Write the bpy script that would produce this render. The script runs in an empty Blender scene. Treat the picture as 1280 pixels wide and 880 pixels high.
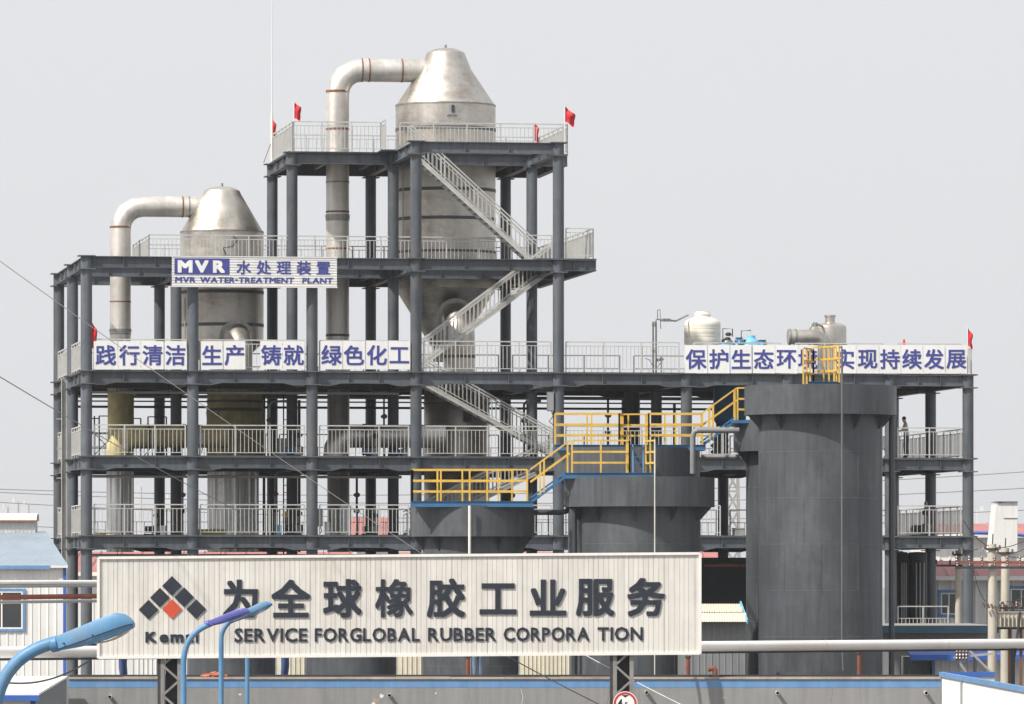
import bpy, bmesh, math, random
from mathutils import Vector, Matrix
random.seed(7)
SC = bpy.context.scene
COL = SC.collection
R = math.radians

# ------------------------------------------------------------------ camera, sky, sun, exposure
F, CX, HY, ZC = 7800.0, 640.0, 731.0, 7.5          # focal length (1280-px units), optical axis, horizon row, eye height
cam = bpy.data.cameras.new('camera'); cam_o = bpy.data.objects.new('camera', cam); COL.objects.link(cam_o)
cam.sensor_width = 36.0; cam.lens = 36.0 * F / 1280.0
cam.shift_y = (HY - 440.0) / 1280.0
cam.clip_start = 1.0; cam.clip_end = 40000.0
cam_o.location = (0, 0, ZC); cam_o.rotation_euler = (R(90), 0, 0)
SC.camera = cam_o

SUN_EL, SUN_DIR = 48.0, (-0.80, -0.60)            # elevation; horizontal direction towards the sun
w = bpy.data.worlds.new('World'); SC.world = w; w.use_nodes = True
nt = w.node_tree; nt.nodes.clear()
sky = nt.nodes.new('ShaderNodeTexSky'); sky.sky_type = 'NISHITA'; sky.sun_disc = False
sky.sun_elevation = R(SUN_EL); sky.sun_rotation = math.atan2(SUN_DIR[0], SUN_DIR[1]) % (2 * math.pi)
sky.air_density = 1.0; sky.dust_density = 6.0; sky.ozone_density = 1.0
mixn = nt.nodes.new('ShaderNodeMix'); mixn.data_type = 'RGBA'; mixn.inputs[0].default_value = 0.86
nt.links.new(sky.outputs[0], mixn.inputs[6]); mixn.inputs[7].default_value = (6.95, 7.05, 7.28, 1)   # thick even haze veil
bg = nt.nodes.new('ShaderNodeBackground'); bg.inputs[1].default_value = 0.105
out = nt.nodes.new('ShaderNodeOutputWorld')
nt.links.new(mixn.outputs[2], bg.inputs[0]); nt.links.new(bg.outputs[0], out.inputs[0])

sun = bpy.data.lights.new('sun', 'SUN'); sun.energy = 4.6; sun.angle = R(1.6); sun.color = (1.0, 0.95, 0.87)
sun_o = bpy.data.objects.new('sun', sun); COL.objects.link(sun_o)
d = Vector((SUN_DIR[0] * math.cos(R(SUN_EL)), SUN_DIR[1] * math.cos(R(SUN_EL)), math.sin(R(SUN_EL))))
sun_o.rotation_euler = (-d).to_track_quat('-Z', 'Y').to_euler(); sun_o.location = (-60, 0, 120)
SC.view_settings.view_transform = 'Standard'; SC.view_settings.look = 'None'
SC.view_settings.exposure = 0.25; SC.view_settings.gamma = 1.0; SC.view_settings.use_curve_mapping = False
SC.render.engine = 'CYCLES'
SC.cycles.max_bounces = 6; SC.cycles.diffuse_bounces = 3; SC.cycles.glossy_bounces = 3
SC.cycles.volume_bounces = 0

# ------------------------------------------------------------------ places: plant frame (u along the front, v into depth)
TH = math.atan(0.1487); CT, ST = math.cos(TH), math.sin(TH)
Y0 = 244.0; X0 = (108 - CX) / F * Y0
def WX(px, Y): return (px - CX) / F * Y
def WZ(py, Y): return ZC + (HY - py) / F * Y
def BY(u, v): return Y0 + u * ST + v * CT
def U(px, v):
    a = (px - CX) / F
    return (a * (Y0 + v * CT) - X0 + v * ST) / (CT - a * ST)
def ZB(py, u, v): return ZC + (HY - py) / F * BY(u, v)
def PM(u, v): return F / BY(u, v)                   # pixels per metre there

# ------------------------------------------------------------------ materials
MATS = {}
def mat(name, col, rough=0.6, metal=0.0, var=0.12, scale=1.5, streak=0.0, bump=0.0, bscale=30.0, dirt=None, dirt_amt=0.0, spec=0.4, weave=None, rvar=0.1, rnd=0.0):
    m = bpy.data.materials.new(name); m.use_nodes = True
    n, l = m.node_tree.nodes, m.node_tree.links
    p = n['Principled BSDF']; p.inputs['Metallic'].default_value = metal
    p.inputs['Specular IOR Level'].default_value = spec
    tc = n.new('ShaderNodeTexCoord')
    no = n.new('ShaderNodeTexNoise'); no.inputs['Scale'].default_value = scale; no.inputs['Detail'].default_value = 6; no.inputs['Roughness'].default_value = 0.65
    l.new(tc.outputs['Object'], no.inputs['Vector'])
    mr = n.new('ShaderNodeMapRange'); mr.inputs[1].default_value = 0.3; mr.inputs[2].default_value = 0.7
    mr.inputs[3].default_value = 1 - var; mr.inputs[4].default_value = 1 + var
    l.new(no.outputs[0], mr.inputs[0])
    val = mr.outputs[0]
    if streak > 0:
        mp = n.new('ShaderNodeMapping'); mp.inputs['Scale'].default_value = (6, 6, 0.35)
        l.new(tc.outputs['Object'], mp.inputs[0])
        n2 = n.new('ShaderNodeTexNoise'); n2.inputs['Scale'].default_value = 1.0; n2.inputs['Detail'].default_value = 5
        l.new(mp.outputs[0], n2.inputs['Vector'])
        m2 = n.new('ShaderNodeMapRange'); m2.inputs[1].default_value = 0.35; m2.inputs[2].default_value = 0.7
        m2.inputs[3].default_value = 1 + streak * 0.5; m2.inputs[4].default_value = 1 - streak
        l.new(n2.outputs[0], m2.inputs[0])
        mu = n.new('ShaderNodeMath'); mu.operation = 'MULTIPLY'
        l.new(val, mu.inputs[0]); l.new(m2.outputs[0], mu.inputs[1]); val = mu.outputs[0]
    if rnd > 0:
        oi = n.new('ShaderNodeObjectInfo')
        m3 = n.new('ShaderNodeMapRange'); m3.inputs[3].default_value = 1 - rnd; m3.inputs[4].default_value = 1 + rnd
        l.new(oi.outputs['Random'], m3.inputs[0])
        mu = n.new('ShaderNodeMath'); mu.operation = 'MULTIPLY'
        l.new(val, mu.inputs[0]); l.new(m3.outputs[0], mu.inputs[1]); val = mu.outputs[0]
    vm = n.new('ShaderNodeVectorMath'); vm.operation = 'SCALE'; vm.inputs[0].default_value = col[:3]
    l.new(val, vm.inputs['Scale'])
    colout = vm.outputs[0]
    if dirt:
        n4 = n.new('ShaderNodeTexNoise'); n4.inputs['Scale'].default_value = scale * 0.8; n4.inputs['Detail'].default_value = 8; n4.inputs['Roughness'].default_value = 0.75
        mp4 = n.new('ShaderNodeMapping'); mp4.inputs['Location'].default_value = (5.3, 2.1, 8.8); mp4.inputs['Scale'].default_value = (0.8, 0.8, 1.5) if name == 'stainless' else (1, 1, 0.55)
        l.new(tc.outputs['Object'], mp4.inputs[0]); l.new(mp4.outputs[0], n4.inputs['Vector'])
        m4 = n.new('ShaderNodeMapRange'); m4.inputs[1].default_value = 0.5; m4.inputs[2].default_value = 0.72; m4.inputs[4].default_value = dirt_amt
        l.new(n4.outputs[0], m4.inputs[0])
        mx = n.new('ShaderNodeMix'); mx.data_type = 'RGBA'
        l.new(m4.outputs[0], mx.inputs[0]); l.new(colout, mx.inputs[6]); mx.inputs[7].default_value = (*dirt, 1)
        colout = mx.outputs[2]
    l.new(colout, p.inputs['Base Color'])
    r2 = n.new('ShaderNodeMapRange'); r2.inputs[1].default_value = 0.3; r2.inputs[2].default_value = 0.7
    r2.inputs[3].default_value = max(0.05, rough - rvar); r2.inputs[4].default_value = min(1, rough + rvar)
    l.new(no.outputs[0], r2.inputs[0]); l.new(r2.outputs[0], p.inputs['Roughness'])
    if bump > 0:
        nb = n.new('ShaderNodeTexNoise'); nb.inputs['Scale'].default_value = bscale; nb.inputs['Detail'].default_value = 4
        l.new(tc.outputs['Object'], nb.inputs['Vector'])
        b = n.new('ShaderNodeBump'); b.inputs['Strength'].default_value = bump; b.inputs['Distance'].default_value = 0.05
        l.new(nb.outputs[0], b.inputs['Height']); l.new(b.outputs[0], p.inputs['Normal'])
    MATS[name] = m
    return m
mat('frame_steel', (0.088, 0.101, 0.117), 0.55, 0, 0.2, 1.2, 0.22, dirt=(0.18, 0.155, 0.13), dirt_amt=0.4, rnd=0.18)
mat('galvanised', (0.56, 0.555, 0.53), 0.5, 0.35, 0.12, 3.0, rnd=0.05)
mat('galvanised_dull', (0.36, 0.36, 0.35), 0.55, 0.3, 0.15, 3.0)
mat('stainless', (0.55, 0.515, 0.465), 0.42, 0.88, 0.24, 0.8, 0.05, 0.15, 2.0, dirt=(0.27, 0.21, 0.15), dirt_amt=0.8, rvar=0.16, rnd=0.10)
mat('stainless_pipe', (0.68, 0.645, 0.60), 0.48, 0.75, 0.12, 1.3, 0.12, 0.08, 3.0, dirt=(0.33, 0.28, 0.23), dirt_amt=0.35)
mat('stainless_dark', (0.34, 0.33, 0.31), 0.5, 0.8, 0.22, 1.2, 0.2, 0.1, 4.0)
mat('foil_cladding', (0.78, 0.78, 0.77), 0.34, 0.75, 0.12, 1.5, 0.25, 0.15, 5.0)
mat('band_dark', (0.10, 0.105, 0.11), 0.6, 0.2)
mat('rust', (0.20, 0.10, 0.055), 0.85, 0, 0.35, 6.0)
mat('rust_pipe', (0.21, 0.065, 0.04), 0.7, 0, 0.25, 3.0, 0.2)
mat('yellow_insulation', (0.52, 0.44, 0.22), 0.9, 0, 0.28, 2.2, 0.2, 0.3, 9.0, dirt=(0.30, 0.26, 0.15), dirt_amt=0.7)
mat('tank_grey', (0.070, 0.078, 0.088), 0.46, 0, 0.15, 0.6, 0.20, 0.05, 1.2, dirt=(0.145, 0.152, 0.16), dirt_amt=0.6, rnd=0.08)
mat('tank_seam', (0.17, 0.175, 0.175), 0.6, 0, 0.3, 2.0)
mat('rail_yellow', (0.64, 0.41, 0.075), 0.55, 0, 0.18, 3.0, dirt=(0.30, 0.17, 0.06), dirt_amt=0.4)
mat('walk_blue', (0.04, 0.14, 0.28), 0.5, 0, 0.15, 2.0)
mat('vessel_blue', (0.03, 0.10, 0.19), 0.45, 0, 0.12, 1.5)
mat('vessel_cyan', (0.16, 0.44, 0.66), 0.45, 0, 0.15, 2.5)
mat('poly_cream', (0.74, 0.70, 0.60), 0.5, 0, 0.05, 1.5)
mat('board_white', (0.80, 0.80, 0.79), 0.45, 0, 0.05, 2.0, 0.05)
mat('letter_violet', (0.055, 0.065, 0.27), 0.5, 0, 0.08, 3.0)
mat('panel_cream', (0.67, 0.645, 0.605), 0.55, 0, 0.07, 0.8, 0.12, dirt=(0.46, 0.40, 0.33), dirt_amt=0.5)
mat('trim_white', (0.78, 0.76, 0.72), 0.5, 0, 0.06, 1.5, 0.05)
mat('letter_dark', (0.019, 0.025, 0.038), 0.55, 0, 0.2, 3.0, dirt=(0.06, 0.06, 0.06), dirt_amt=0.25)
mat('logo_red', (0.55, 0.075, 0.03), 0.55, 0, 0.1, 3.0)
mat('truss_grey', (0.25, 0.24, 0.23), 0.6, 0.2, 0.2, 3.0)
mat('truss_dark', (0.05, 0.045, 0.045), 0.7, 0, 0.2, 3.0)
mat('lamp_blue', (0.095, 0.24, 0.42), 0.5, 0, 0.12, 3.0, 0.12, dirt=(0.22, 0.28, 0.34), dirt_amt=0.6)
mat('lamp_violet', (0.085, 0.09, 0.33), 0.4, 0, 0.08, 4.0)
mat('lamp_seam', (0.02, 0.03, 0.06), 0.6)
mat('lamp_glass', (0.44, 0.40, 0.36), 0.25, 0, 0.1, 4.0, spec=0.6)
mat('flag_red', (0.58, 0.02, 0.03), 0.7, 0, 0.08, 4.0)
mat('pole_white', (0.72, 0.70, 0.68), 0.5, 0, 0.06, 2.0)
mat('wall_render', (0.245, 0.245, 0.245), 0.85, 0, 0.10, 0.5, 0.12, 0.15, 20.0, dirt=(0.30, 0.29, 0.28), dirt_amt=0.4)
mat('paint_blue', (0.12, 0.255, 0.47), 0.7, 0, 0.12, 1.2, 0.1, dirt=(0.26, 0.34, 0.45), dirt_amt=0.35)
mat('paint_blue_deep', (0.04, 0.12, 0.42), 0.55, 0, 0.12, 1.2)
mat('cap_stone', (0.40, 0.33, 0.27), 0.85, 0, 0.2, 1.0, dirt=(0.14, 0.10, 0.08), dirt_amt=0.6)
mat('roof_membrane', (0.16, 0.13, 0.11), 0.9, 0, 0.3, 0.8)
mat('sheet_white', (0.70, 0.70, 0.68), 0.5, 0, 0.05, 0.8, 0.10)
mat('roof_bluegrey', (0.30, 0.355, 0.42), 0.5, 0.1, 0.08, 0.8, 0.05)
mat('roof_pink', (0.38, 0.15, 0.14), 0.65, 0, 0.15, 0.5, 0.12)
mat('roof_concrete', (0.26, 0.245, 0.22), 0.9, 0, 0.2, 0.6)
mat('fascia_teal', (0.05, 0.13, 0.19), 0.6, 0, 0.15, 1.5)
mat('shed_grey', (0.20, 0.21, 0.215), 0.6, 0, 0.08, 1.0, 0.1)
mat('roof_cream_sheet', (0.62, 0.58, 0.46), 0.6, 0, 0.1, 1.5)
mat('pipe_white', (0.74, 0.72, 0.70), 0.45, 0, 0.06, 0.6, dirt=(0.55, 0.5, 0.45), dirt_amt=0.3)
mat('pipe_grey', (0.34, 0.35, 0.36), 0.5, 0.3, 0.12, 1.0)
mat('dark_metal', (0.045, 0.05, 0.058), 0.6, 0.2, 0.2, 2.0)
mat('concrete_pole', (0.50, 0.46, 0.39), 0.85, 0, 0.1, 2.0, 0.1)
mat('insulator', (0.14, 0.09, 0.07), 0.35, 0, 0.2, 3.0)
mat('cable_black', (0.025, 0.025, 0.028), 0.6)
mat('cable_grey', (0.22, 0.22, 0.22), 0.6)
mat('cable_pale', (0.55, 0.54, 0.52), 0.5)
mat('pvc', (0.70, 0.68, 0.62), 0.5)
mat('pipe_mid', (0.20, 0.205, 0.21), 0.5, 0.1)
mat('pipe_dark', (0.12, 0.12, 0.125), 0.5)
mat('bore_shade_black', (0.012, 0.012, 0.012), 0.9)
mat('window_glass', (0.03, 0.035, 0.04), 0.08, 0, 0.2, 0.5, spec=0.7)
mat('sign_red', (0.55, 0.03, 0.035), 0.45, 0, 0.05)
mat('sign_black', (0.015, 0.015, 0.015), 0.5)
mat('olive_box', (0.22, 0.21, 0.06), 0.8)
mat('bucket_blue', (0.10, 0.36, 0.62), 0.5)
mat('wood', (0.30, 0.21, 0.12), 0.85, 0, 0.25, 4.0)
mat('ground_concrete', (0.19, 0.18, 0.17), 0.9, 0, 0.15, 0.05)
mat('asphalt', (0.055, 0.055, 0.057), 0.9, 0, 0.2, 0.3)
mat('road_paint', (0.75, 0.75, 0.72), 0.7)
mat('far_block', (0.60, 0.60, 0.62), 0.8)  # paled so the blocks fade as if through thicker haze
mat('skin', (0.45, 0.27, 0.19), 0.6)
mat('hair', (0.015, 0.013, 0.012), 0.7)
mat('shirt_pale', (0.48, 0.45, 0.42), 0.85, bump=0.2)
mat('trousers_dark', (0.05, 0.055, 0.07), 0.9)
mat('overall_blue', (0.05, 0.08, 0.20), 0.9, 0, 0.2, 4.0, bump=0.2)
mat('overall_faded', (0.12, 0.17, 0.25), 0.9, 0, 0.2, 4.0, bump=0.2)
mat('shoe', (0.02, 0.02, 0.022), 0.6)
mat('copper_valve', (0.42, 0.30, 0.14), 0.5, 0.4)
mat('rag', (0.42, 0.14, 0.08), 0.9)

# ------------------------------------------------------------------ mesh helpers
class MB:
    def __init__(s): s.v, s.f, s.m = [], [], []
    def add(s, vs, fs, mi=0):
        o = len(s.v); s.v += [tuple(p) for p in vs]
        s.f += [tuple(i + o for i in f) for f in fs]; s.m += [mi] * len(fs)
        return s
    def box(s, x0, x1, y0, y1, z0, z1, mi=0):
        vs = [(x, y, z) for z in (z0, z1) for y in (y0, y1) for x in (x0, x1)]
        return s.add(vs, [(0, 2, 3, 1), (4, 5, 7, 6), (0, 1, 5, 4), (2, 6, 7, 3), (0, 4, 6, 2), (1, 3, 7, 5)], mi)
    def bar(s, p, q, w, h, up=(0, 0, 1), mi=0):
        p, q = Vector(p), Vector(q); d = (q - p)
        if d.length < 1e-6: return s
        d.normalize(); up = Vector(up)
        if abs(d.dot(up)) > 0.99: up = Vector((0, 1, 0))
        a = d.cross(up).normalized(); b = a.cross(d).normalized()
        vs = [e + a * sa * w / 2 + b * sb * h / 2 for e in (p, q) for sa, sb in ((-1, -1), (1, -1), (1, 1), (-1, 1))]
        return s.add(vs, [(0, 1, 2, 3), (7, 6, 5, 4), (0, 4, 5, 1), (1, 5, 6, 2), (2, 6, 7, 3), (3, 7, 4, 0)], mi)
    def sweep(s, pts, r, n=10, caps=True, mi=0, rs=None):
        pts = [Vector(p) for p in pts]; rings = []
        prev = None
        for i, p in enumerate(pts):
            if i == 0: t = pts[1] - pts[0]
            elif i == len(pts) - 1: t = pts[-1] - pts[-2]
            else: t = (pts[i + 1] - p).normalized() + (p - pts[i - 1]).normalized()
            t.normalize()
            if prev is None:
                up = Vector((0, 0, 1)) if abs(t.z) < 0.9 else Vector((0, 1, 0))
                a = t.cross(up).normalized()
            else:
                a = (prev - t * prev.dot(t)).normalized()
            prev = a; b = t.cross(a).normalized()
            k = 1.0
            if 0 < i < len(pts) - 1:
                c = (pts[i + 1] - p).normalized().dot((p - pts[i - 1]).normalized()); c = max(-0.5, min(1, c))
                k = 1.0
            rr = rs[i] if rs else r
            rings.append([p + (a * math.cos(2 * math.pi * j / n) + b * math.sin(2 * math.pi * j / n)) * rr * k for j in range(n)])
        vs = [q for g in rings for q in g]; fs = []
        for i in range(len(rings) - 1):
            for j in range(n):
                k = (j + 1) % n
                fs.append((i * n + j, i * n + k, (i + 1) * n + k, (i + 1) * n + j))
        if caps:
            fs.append(tuple(range(n - 1, -1, -1))); fs.append(tuple((len(rings) - 1) * n + j for j in range(n)))
        return s.add(vs, fs, mi)
    def tube(s, p, q, r, n=10, r2=None, caps=True, mi=0):
        return s.sweep([p, q], r, n, caps, mi, [r, r if r2 is None else r2])
    def lathe(s, prof, cx=0, cy=0, n=32, a0=0.0, a1=None, mi=0):
        full = a1 is None
        if full: a1 = a0 + 2 * math.pi
        m = n if full else n + 1
        vs, fs = [], []
        for (r, z) in prof:
            for j in range(m):
                a = a0 + (a1 - a0) * j / n
                vs.append((cx + r * math.cos(a), cy + r * math.sin(a), z))
        for i in range(len(prof) - 1):
            for j in range(n):
                k = (j + 1) % m
                fs.append((i * m + j, i * m + k, (i + 1) * m + k, (i + 1) * m + j))
        return s.add(vs, fs, mi)
    def prism(s, poly, dvec, mi=0):
        n = len(poly); a = [Vector(p) for p in poly]; b = [p + Vector(dvec) for p in a]
        fs = [tuple(range(n - 1, -1, -1)), tuple(n + i for i in range(n))]
        fs += [(i, (i + 1) % n, n + (i + 1) % n, n + i) for i in range(n)]
        return s.add(a + b, fs, mi)
    def build(s, name, m, parent=None, smooth=False, kind=None):
        off = Vector(parent['_off']) if parent is not None else Vector((0, 0, 0))
        me = bpy.data.meshes.new(name)
        me.from_pydata([tuple(Vector(p) - off) for p in s.v], [], s.f)
        for x in (m if isinstance(m, (list, tuple)) else [m]): me.materials.append(MATS[x])
        if any(s.m): me.polygons.foreach_set('material_index', s.m)
        bm = bmesh.new(); bm.from_mesh(me); bmesh.ops.recalc_face_normals(bm, faces=bm.faces); bm.to_mesh(me); bm.free()
        if smooth:
            me.polygons.foreach_set('use_smooth', [True] * len(me.polygons)); me.set_sharp_from_angle(angle=R(35))
        o = bpy.data.objects.new(name, me); COL.objects.link(o)
        if parent is not None:
            o.parent = parent; o['_off'] = list(off)
        else:
            o['_off'] = [0, 0, 0]
        if kind: o['kind'] = kind
        return o

def thing(name, label, cat, base=(0, 0, 0), plant=False, group=None):
    """Empty at the base of a thing; plant=True: coordinates are (u, v, z) of the plant frame."""
    o = bpy.data.objects.new(name, None); COL.objects.link(o)
    u, v, z = base
    if plant:
        o.location = (X0 + u * CT - v * ST, Y0 + u * ST + v * CT, z); o.rotation_euler = (0, 0, TH)
    else:
        o.location = base
    o['_off'] = [u, v, z]; o['label'] = label; o['category'] = cat; o.empty_display_size = 0.2
    if group: o['group'] = group
    return o
def tag(o, label, cat, group=None):
    o['label'] = label; o['category'] = cat
    if group: o['group'] = group
    return o
def struct(mb, name, m):
    o = mb.build(name, m); o['kind'] = 'structure'; return o

GL = {}
def glyph(ch, off):
    if (ch, off) in GL: return GL[(ch, off)]
    c = bpy.data.curves.new('glyph', 'FONT'); c.body = ch; c.extrude = 0.5; c.resolution_u = 2
    o = bpy.data.objects.new('glyph', c); COL.objects.link(o); bpy.context.view_layer.update()
    me = bpy.data.meshes.new_from_object(o.evaluated_get(bpy.context.evaluated_depsgraph_get()))
    vs = [tuple(x.co) for x in me.vertices]; fs = [tuple(p.vertices) for p in me.polygons]
    bpy.data.objects.remove(o); bpy.data.curves.remove(c); bpy.data.meshes.remove(me)
    if off > 0:                      # heavier strokes: the glyph grown by overlapping copies, each set back a hair
        V2, F2 = [], []; k8 = 8
        for k in range(k8 + 1):
            dx, dy = [(off * p, off * q) for p, q in ((1, 1), (1, -1), (-1, 1), (-1, -1), (1, 0), (-1, 0), (0, 1), (0, -1), (0, 0))][k]
            o = len(V2); V2 += [(x + dx, y + dy, z - (0.02 * k if z > 0 else 0)) for x, y, z in vs]; F2 += [tuple(i + o for i in f) for f in fs]
        vs, fs = V2, F2
    xs = [q[0] for q in vs]; ys = [q[1] for q in vs]
    GL[(ch, off)] = (vs, fs, min(xs), max(xs), min(ys), max(ys))
    return GL[(ch, off)]
def put_em(mb, ch, off, cu, cz, em, v0, depth, sx=1.0, slope=0.0):
    """glyph centred at (cu, cz), em size in metres, front face towards -v"""
    vs, fs, a, b, c, e = glyph(ch, off)
    mx, my = (a + b) / 2, (c + e) / 2
    mb.add([(cu + (x - mx) * em * sx, v0 - (z + 0.5) * depth, cz + (y - my) * em + slope * (x - mx) * em) for x, y, z in vs], fs)
def put_fit(mb, ch, off, u0, u1, z0, z1, v0, depth, shear=0.0):
    vs, fs, a, b, c, e = glyph(ch, off)
    mb.add([(u0 + (x - a) / (b - a) * (u1 - u0) + shear * ((y - c) / (e - c)) * (z1 - z0), v0 - (z + 0.5) * depth, z0 + (y - c) / (e - c) * (z1 - z0)) for x, y, z in vs], fs)
def word_layout(word, off, gap=0.10, space=0.3):
    x, res = 0.0, []
    for ch in word:
        if ch == ' ': x += space; continue
        g = glyph(ch, off); wd = g[3] - g[2]
        res.append((ch, x, x + wd, g[4], g[5])); x += wd + gap
    tot = res[-1][2]
    return [(ch, a / tot, b / tot, c, e) for ch, a, b, c, e in res]

# ------------------------------------------------------------------ ground
g = MB(); g.add([(-9000, -300, 0), (9000, -300, 0), (9000, 16000, 0), (-9000, 16000, 0)], [(0, 1, 2, 3)]); struct(g, 'ground', 'ground_concrete')
g = MB(); g.add([(-200, 150, .004), (200, 150, .004), (200, 170, .004), (-200, 170, .004)], [(0, 1, 2, 3)]); struct(g, 'road', 'asphalt')
g = MB(); g.box(-200, 200, 170, 170.3, 0, 0.13); struct(g, 'kerb', 'cap_stone')
for k in range(-20, 21):
    pass
g = MB(); g.add([(-200, 159.9, .008), (200, 159.9, .008), (200, 160.1, .008), (-200, 160.1, .008)], [(0, 1, 2, 3)]); struct(g, 'road_marking', 'road_paint')

# ------------------------------------------------------------------ the steel frame
COLPX = [108, 241, 390, 520, 698, 858, 985, 1113, 1210]
UC = [U(p, 0) for p in COLPX]
VR = [0.0, 7.0, 14.3]
L = [ZB(798, 0, 0), ZB(670, 0, 0), ZB(570.5, 0, 0), ZB(463.5, 0, 0), ZB(320, 0, 0), ZB(176.8, U(520, 0), 0)]
BD = 0.45
FR = thing('steel_frame', 'multi storey open steel plant frame of dark grey columns and beams', 'steel structure', (0, 0, 0), True)

def top_level(i, r):
    if i <= 1: return 4
    if i == 2: return 4 if r == 0 else 5
    if i <= 4: return 5
    return 3
PLATE = None
for i, u in enumerate(UC):
    for r, v in enumerate(VR):
        tl = top_level(i, r)
        mb = MB(); mb.tube((u, v, 0), (u, v, L[tl] - 0.01), 0.225, 16)
        c = mb.build('column', 'frame_steel', FR, True)
        for k in range(1, tl + 1):
            for zz in (L[k] + 0.005, L[k] - BD - 0.055):
                if PLATE is None:
                    PLATE = MB().box(-.34, .34, -.30, .30, -.02, .02).build('collar_plate', 'frame_steel'); pl = PLATE; del pl['_off']
                else:
                    pl = PLATE.copy(); COL.objects.link(pl)
                pl.parent = c; pl.location = (u, v, zz)

def beam(p, q, z, haunch=True, depth=BD, wid=0.26):
    """I-beam from (u,v) p to q, top at z, with deeper haunched ends"""
    p, q = Vector((p[0], p[1], 0)), Vector((q[0], q[1], 0))
    d = (q - p); ln = d.length; d.normalize(); s = Vector((-d.y, d.x, 0))
    mb = MB()
    def P(t, side, zz): return p + d * t + s * side + Vector((0, 0, zz))
    if haunch and ln > 3.0:
        st = [(0, 0.09), (0.55, 0.09), (0.95, 0), (ln - 0.95, 0), (ln - 0.55, 0.09), (ln, 0.09)]
    else:
        st = [(0, 0), (ln, 0)]
    hw = wid / 2
    mb.add([P(t, sd, zz) for t in (0, ln) for sd, zz in ((-hw, z - .03), (hw, z - .03), (hw, z), (-hw, z))],
           [(0, 1, 2, 3), (7, 6, 5, 4), (0, 4, 5, 1), (1, 5, 6, 2), (2, 6, 7, 3), (3, 7, 4, 0)])
    for (t0, h0), (t1, h1) in zip(st, st[1:]):
        b0, b1 = z - depth - h0, z - depth - h1
        mb.add([P(t0, -.012, b0), P(t1, -.012, b1), P(t1, -.012, z - .03), P(t0, -.012, z - .03), P(t0, .012, b0), P(t1, .012, b1), P(t1, .012, z - .03), P(t0, .012, z - .03)],
               [(0, 1, 2, 3), (7, 6, 5, 4)])
        mb.add([P(t0, -hw, b0), P(t1, -hw, b1), P(t1, hw, b1), P(t0, hw, b0), P(t0, -hw, b0 + .03), P(t1, -hw, b1 + .03), P(t1, hw, b1 + .03), P(t0, hw, b0 + .03)],
               [(0, 1, 2, 3), (7, 6, 5, 4), (0, 4, 5, 1), (2, 6, 7, 3), (0, 3, 7, 4), (1, 5, 6, 2)])
    for t in (ln * .33, ln * .66):
        mb.add([P(t - .008, -hw + .02, z - depth), P(t + .008, -hw + .02, z - depth), P(t + .008, hw - .02, z - depth), P(t - .008, hw - .02, z - depth),
                P(t - .008, -hw + .02, z - .03), P(t + .008, -hw + .02, z - .03), P(t + .008, hw - .02, z - .03), P(t - .008, hw - .02, z - .03)],
               [(0, 4, 5, 1), (1, 5, 6, 2), (2, 6, 7, 3), (3, 7, 4, 0)])
    return mb.build('beam', 'frame_steel', FR)
for k in range(6):
    for r, v in enumerate(VR):
        for i in range(8):
            if k <= 3 or (k == 4 and i < 4) or (k == 5 and (i == 3 or (i == 2 and r > 0))):
                beam((UC[i] + .2, v), (UC[i + 1] - .2, v), L[k], haunch=(k <= 3))
        if k == 4: beam((UC[4] + .2, v), (U(745, 0), v), L[4], False)
        if k == 5 and r > 0: beam((UC[4] + .2, v), (U(710, 6.8), v), L[5], False)
    for i in range(9):
        for r in (0, 1):
            if k <= min(top_level(i, r), top_level(i, r + 1)):
                beam((UC[i], VR[r] + .2), (UC[i], VR[r + 1] - .2), L[k], False)
    if k == 5: beam((U(710, 6.8) - .14, 7.15), (U(710, 6.8) - .14, 14.1), L[5], False)
    if k == 4:
        beam((U(745, 0) - .14, .15), (U(745, 0) - .14, 14.1), L[4], False)
# decks, with joists below; openings where the stair runs through, widened forward to let sun onto the flights
SO = (U(516, 5.9), U(706, 5.9), 0.35, 6.6)
UE = UC[8] + 0.35
full = [(-.15, SO[0], -.13, 14.4), (SO[1], UE, -.13, 14.4), (SO[0], SO[1], -.13, SO[2]), (SO[0], SO[1], SO[3], 14.4)]
DECKS = {0: [(-.15, UE, -.13, 14.4)], 1: [(-.15, UE, -.13, 14.4)], 2: full, 3: full,
         4: [(U(186, 7), U(745, 0), 6.85, 14.4), (U(655, 3), U(745, 0), -.13, 6.85), (SO[0] - 1.5, SO[0] - .1, 3.5, 6.85)],
         5: [(UC[2] - .15, U(710, 6.8), 6.85, 14.4), (U(474, 6), U(514, 6), 5.2, 6.85)]}
for k, rects in DECKS.items():
    for (a, b, c, e) in rects:
        dk = MB().box(a, b, c, e, L[k] + .006, L[k] + .045).build('deck', 'frame_steel', FR)
        n = int((b - a) / 1.9)
        jb = MB()
        for j in range(1, n):
            uu = a + (b - a) * j / n
            jb.box(uu - .06, uu + .06, c + .15, e - .15, L[k] - .22, L[k] - .001)
        if n > 1: jb.build('joist', 'frame_steel', dk)

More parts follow.
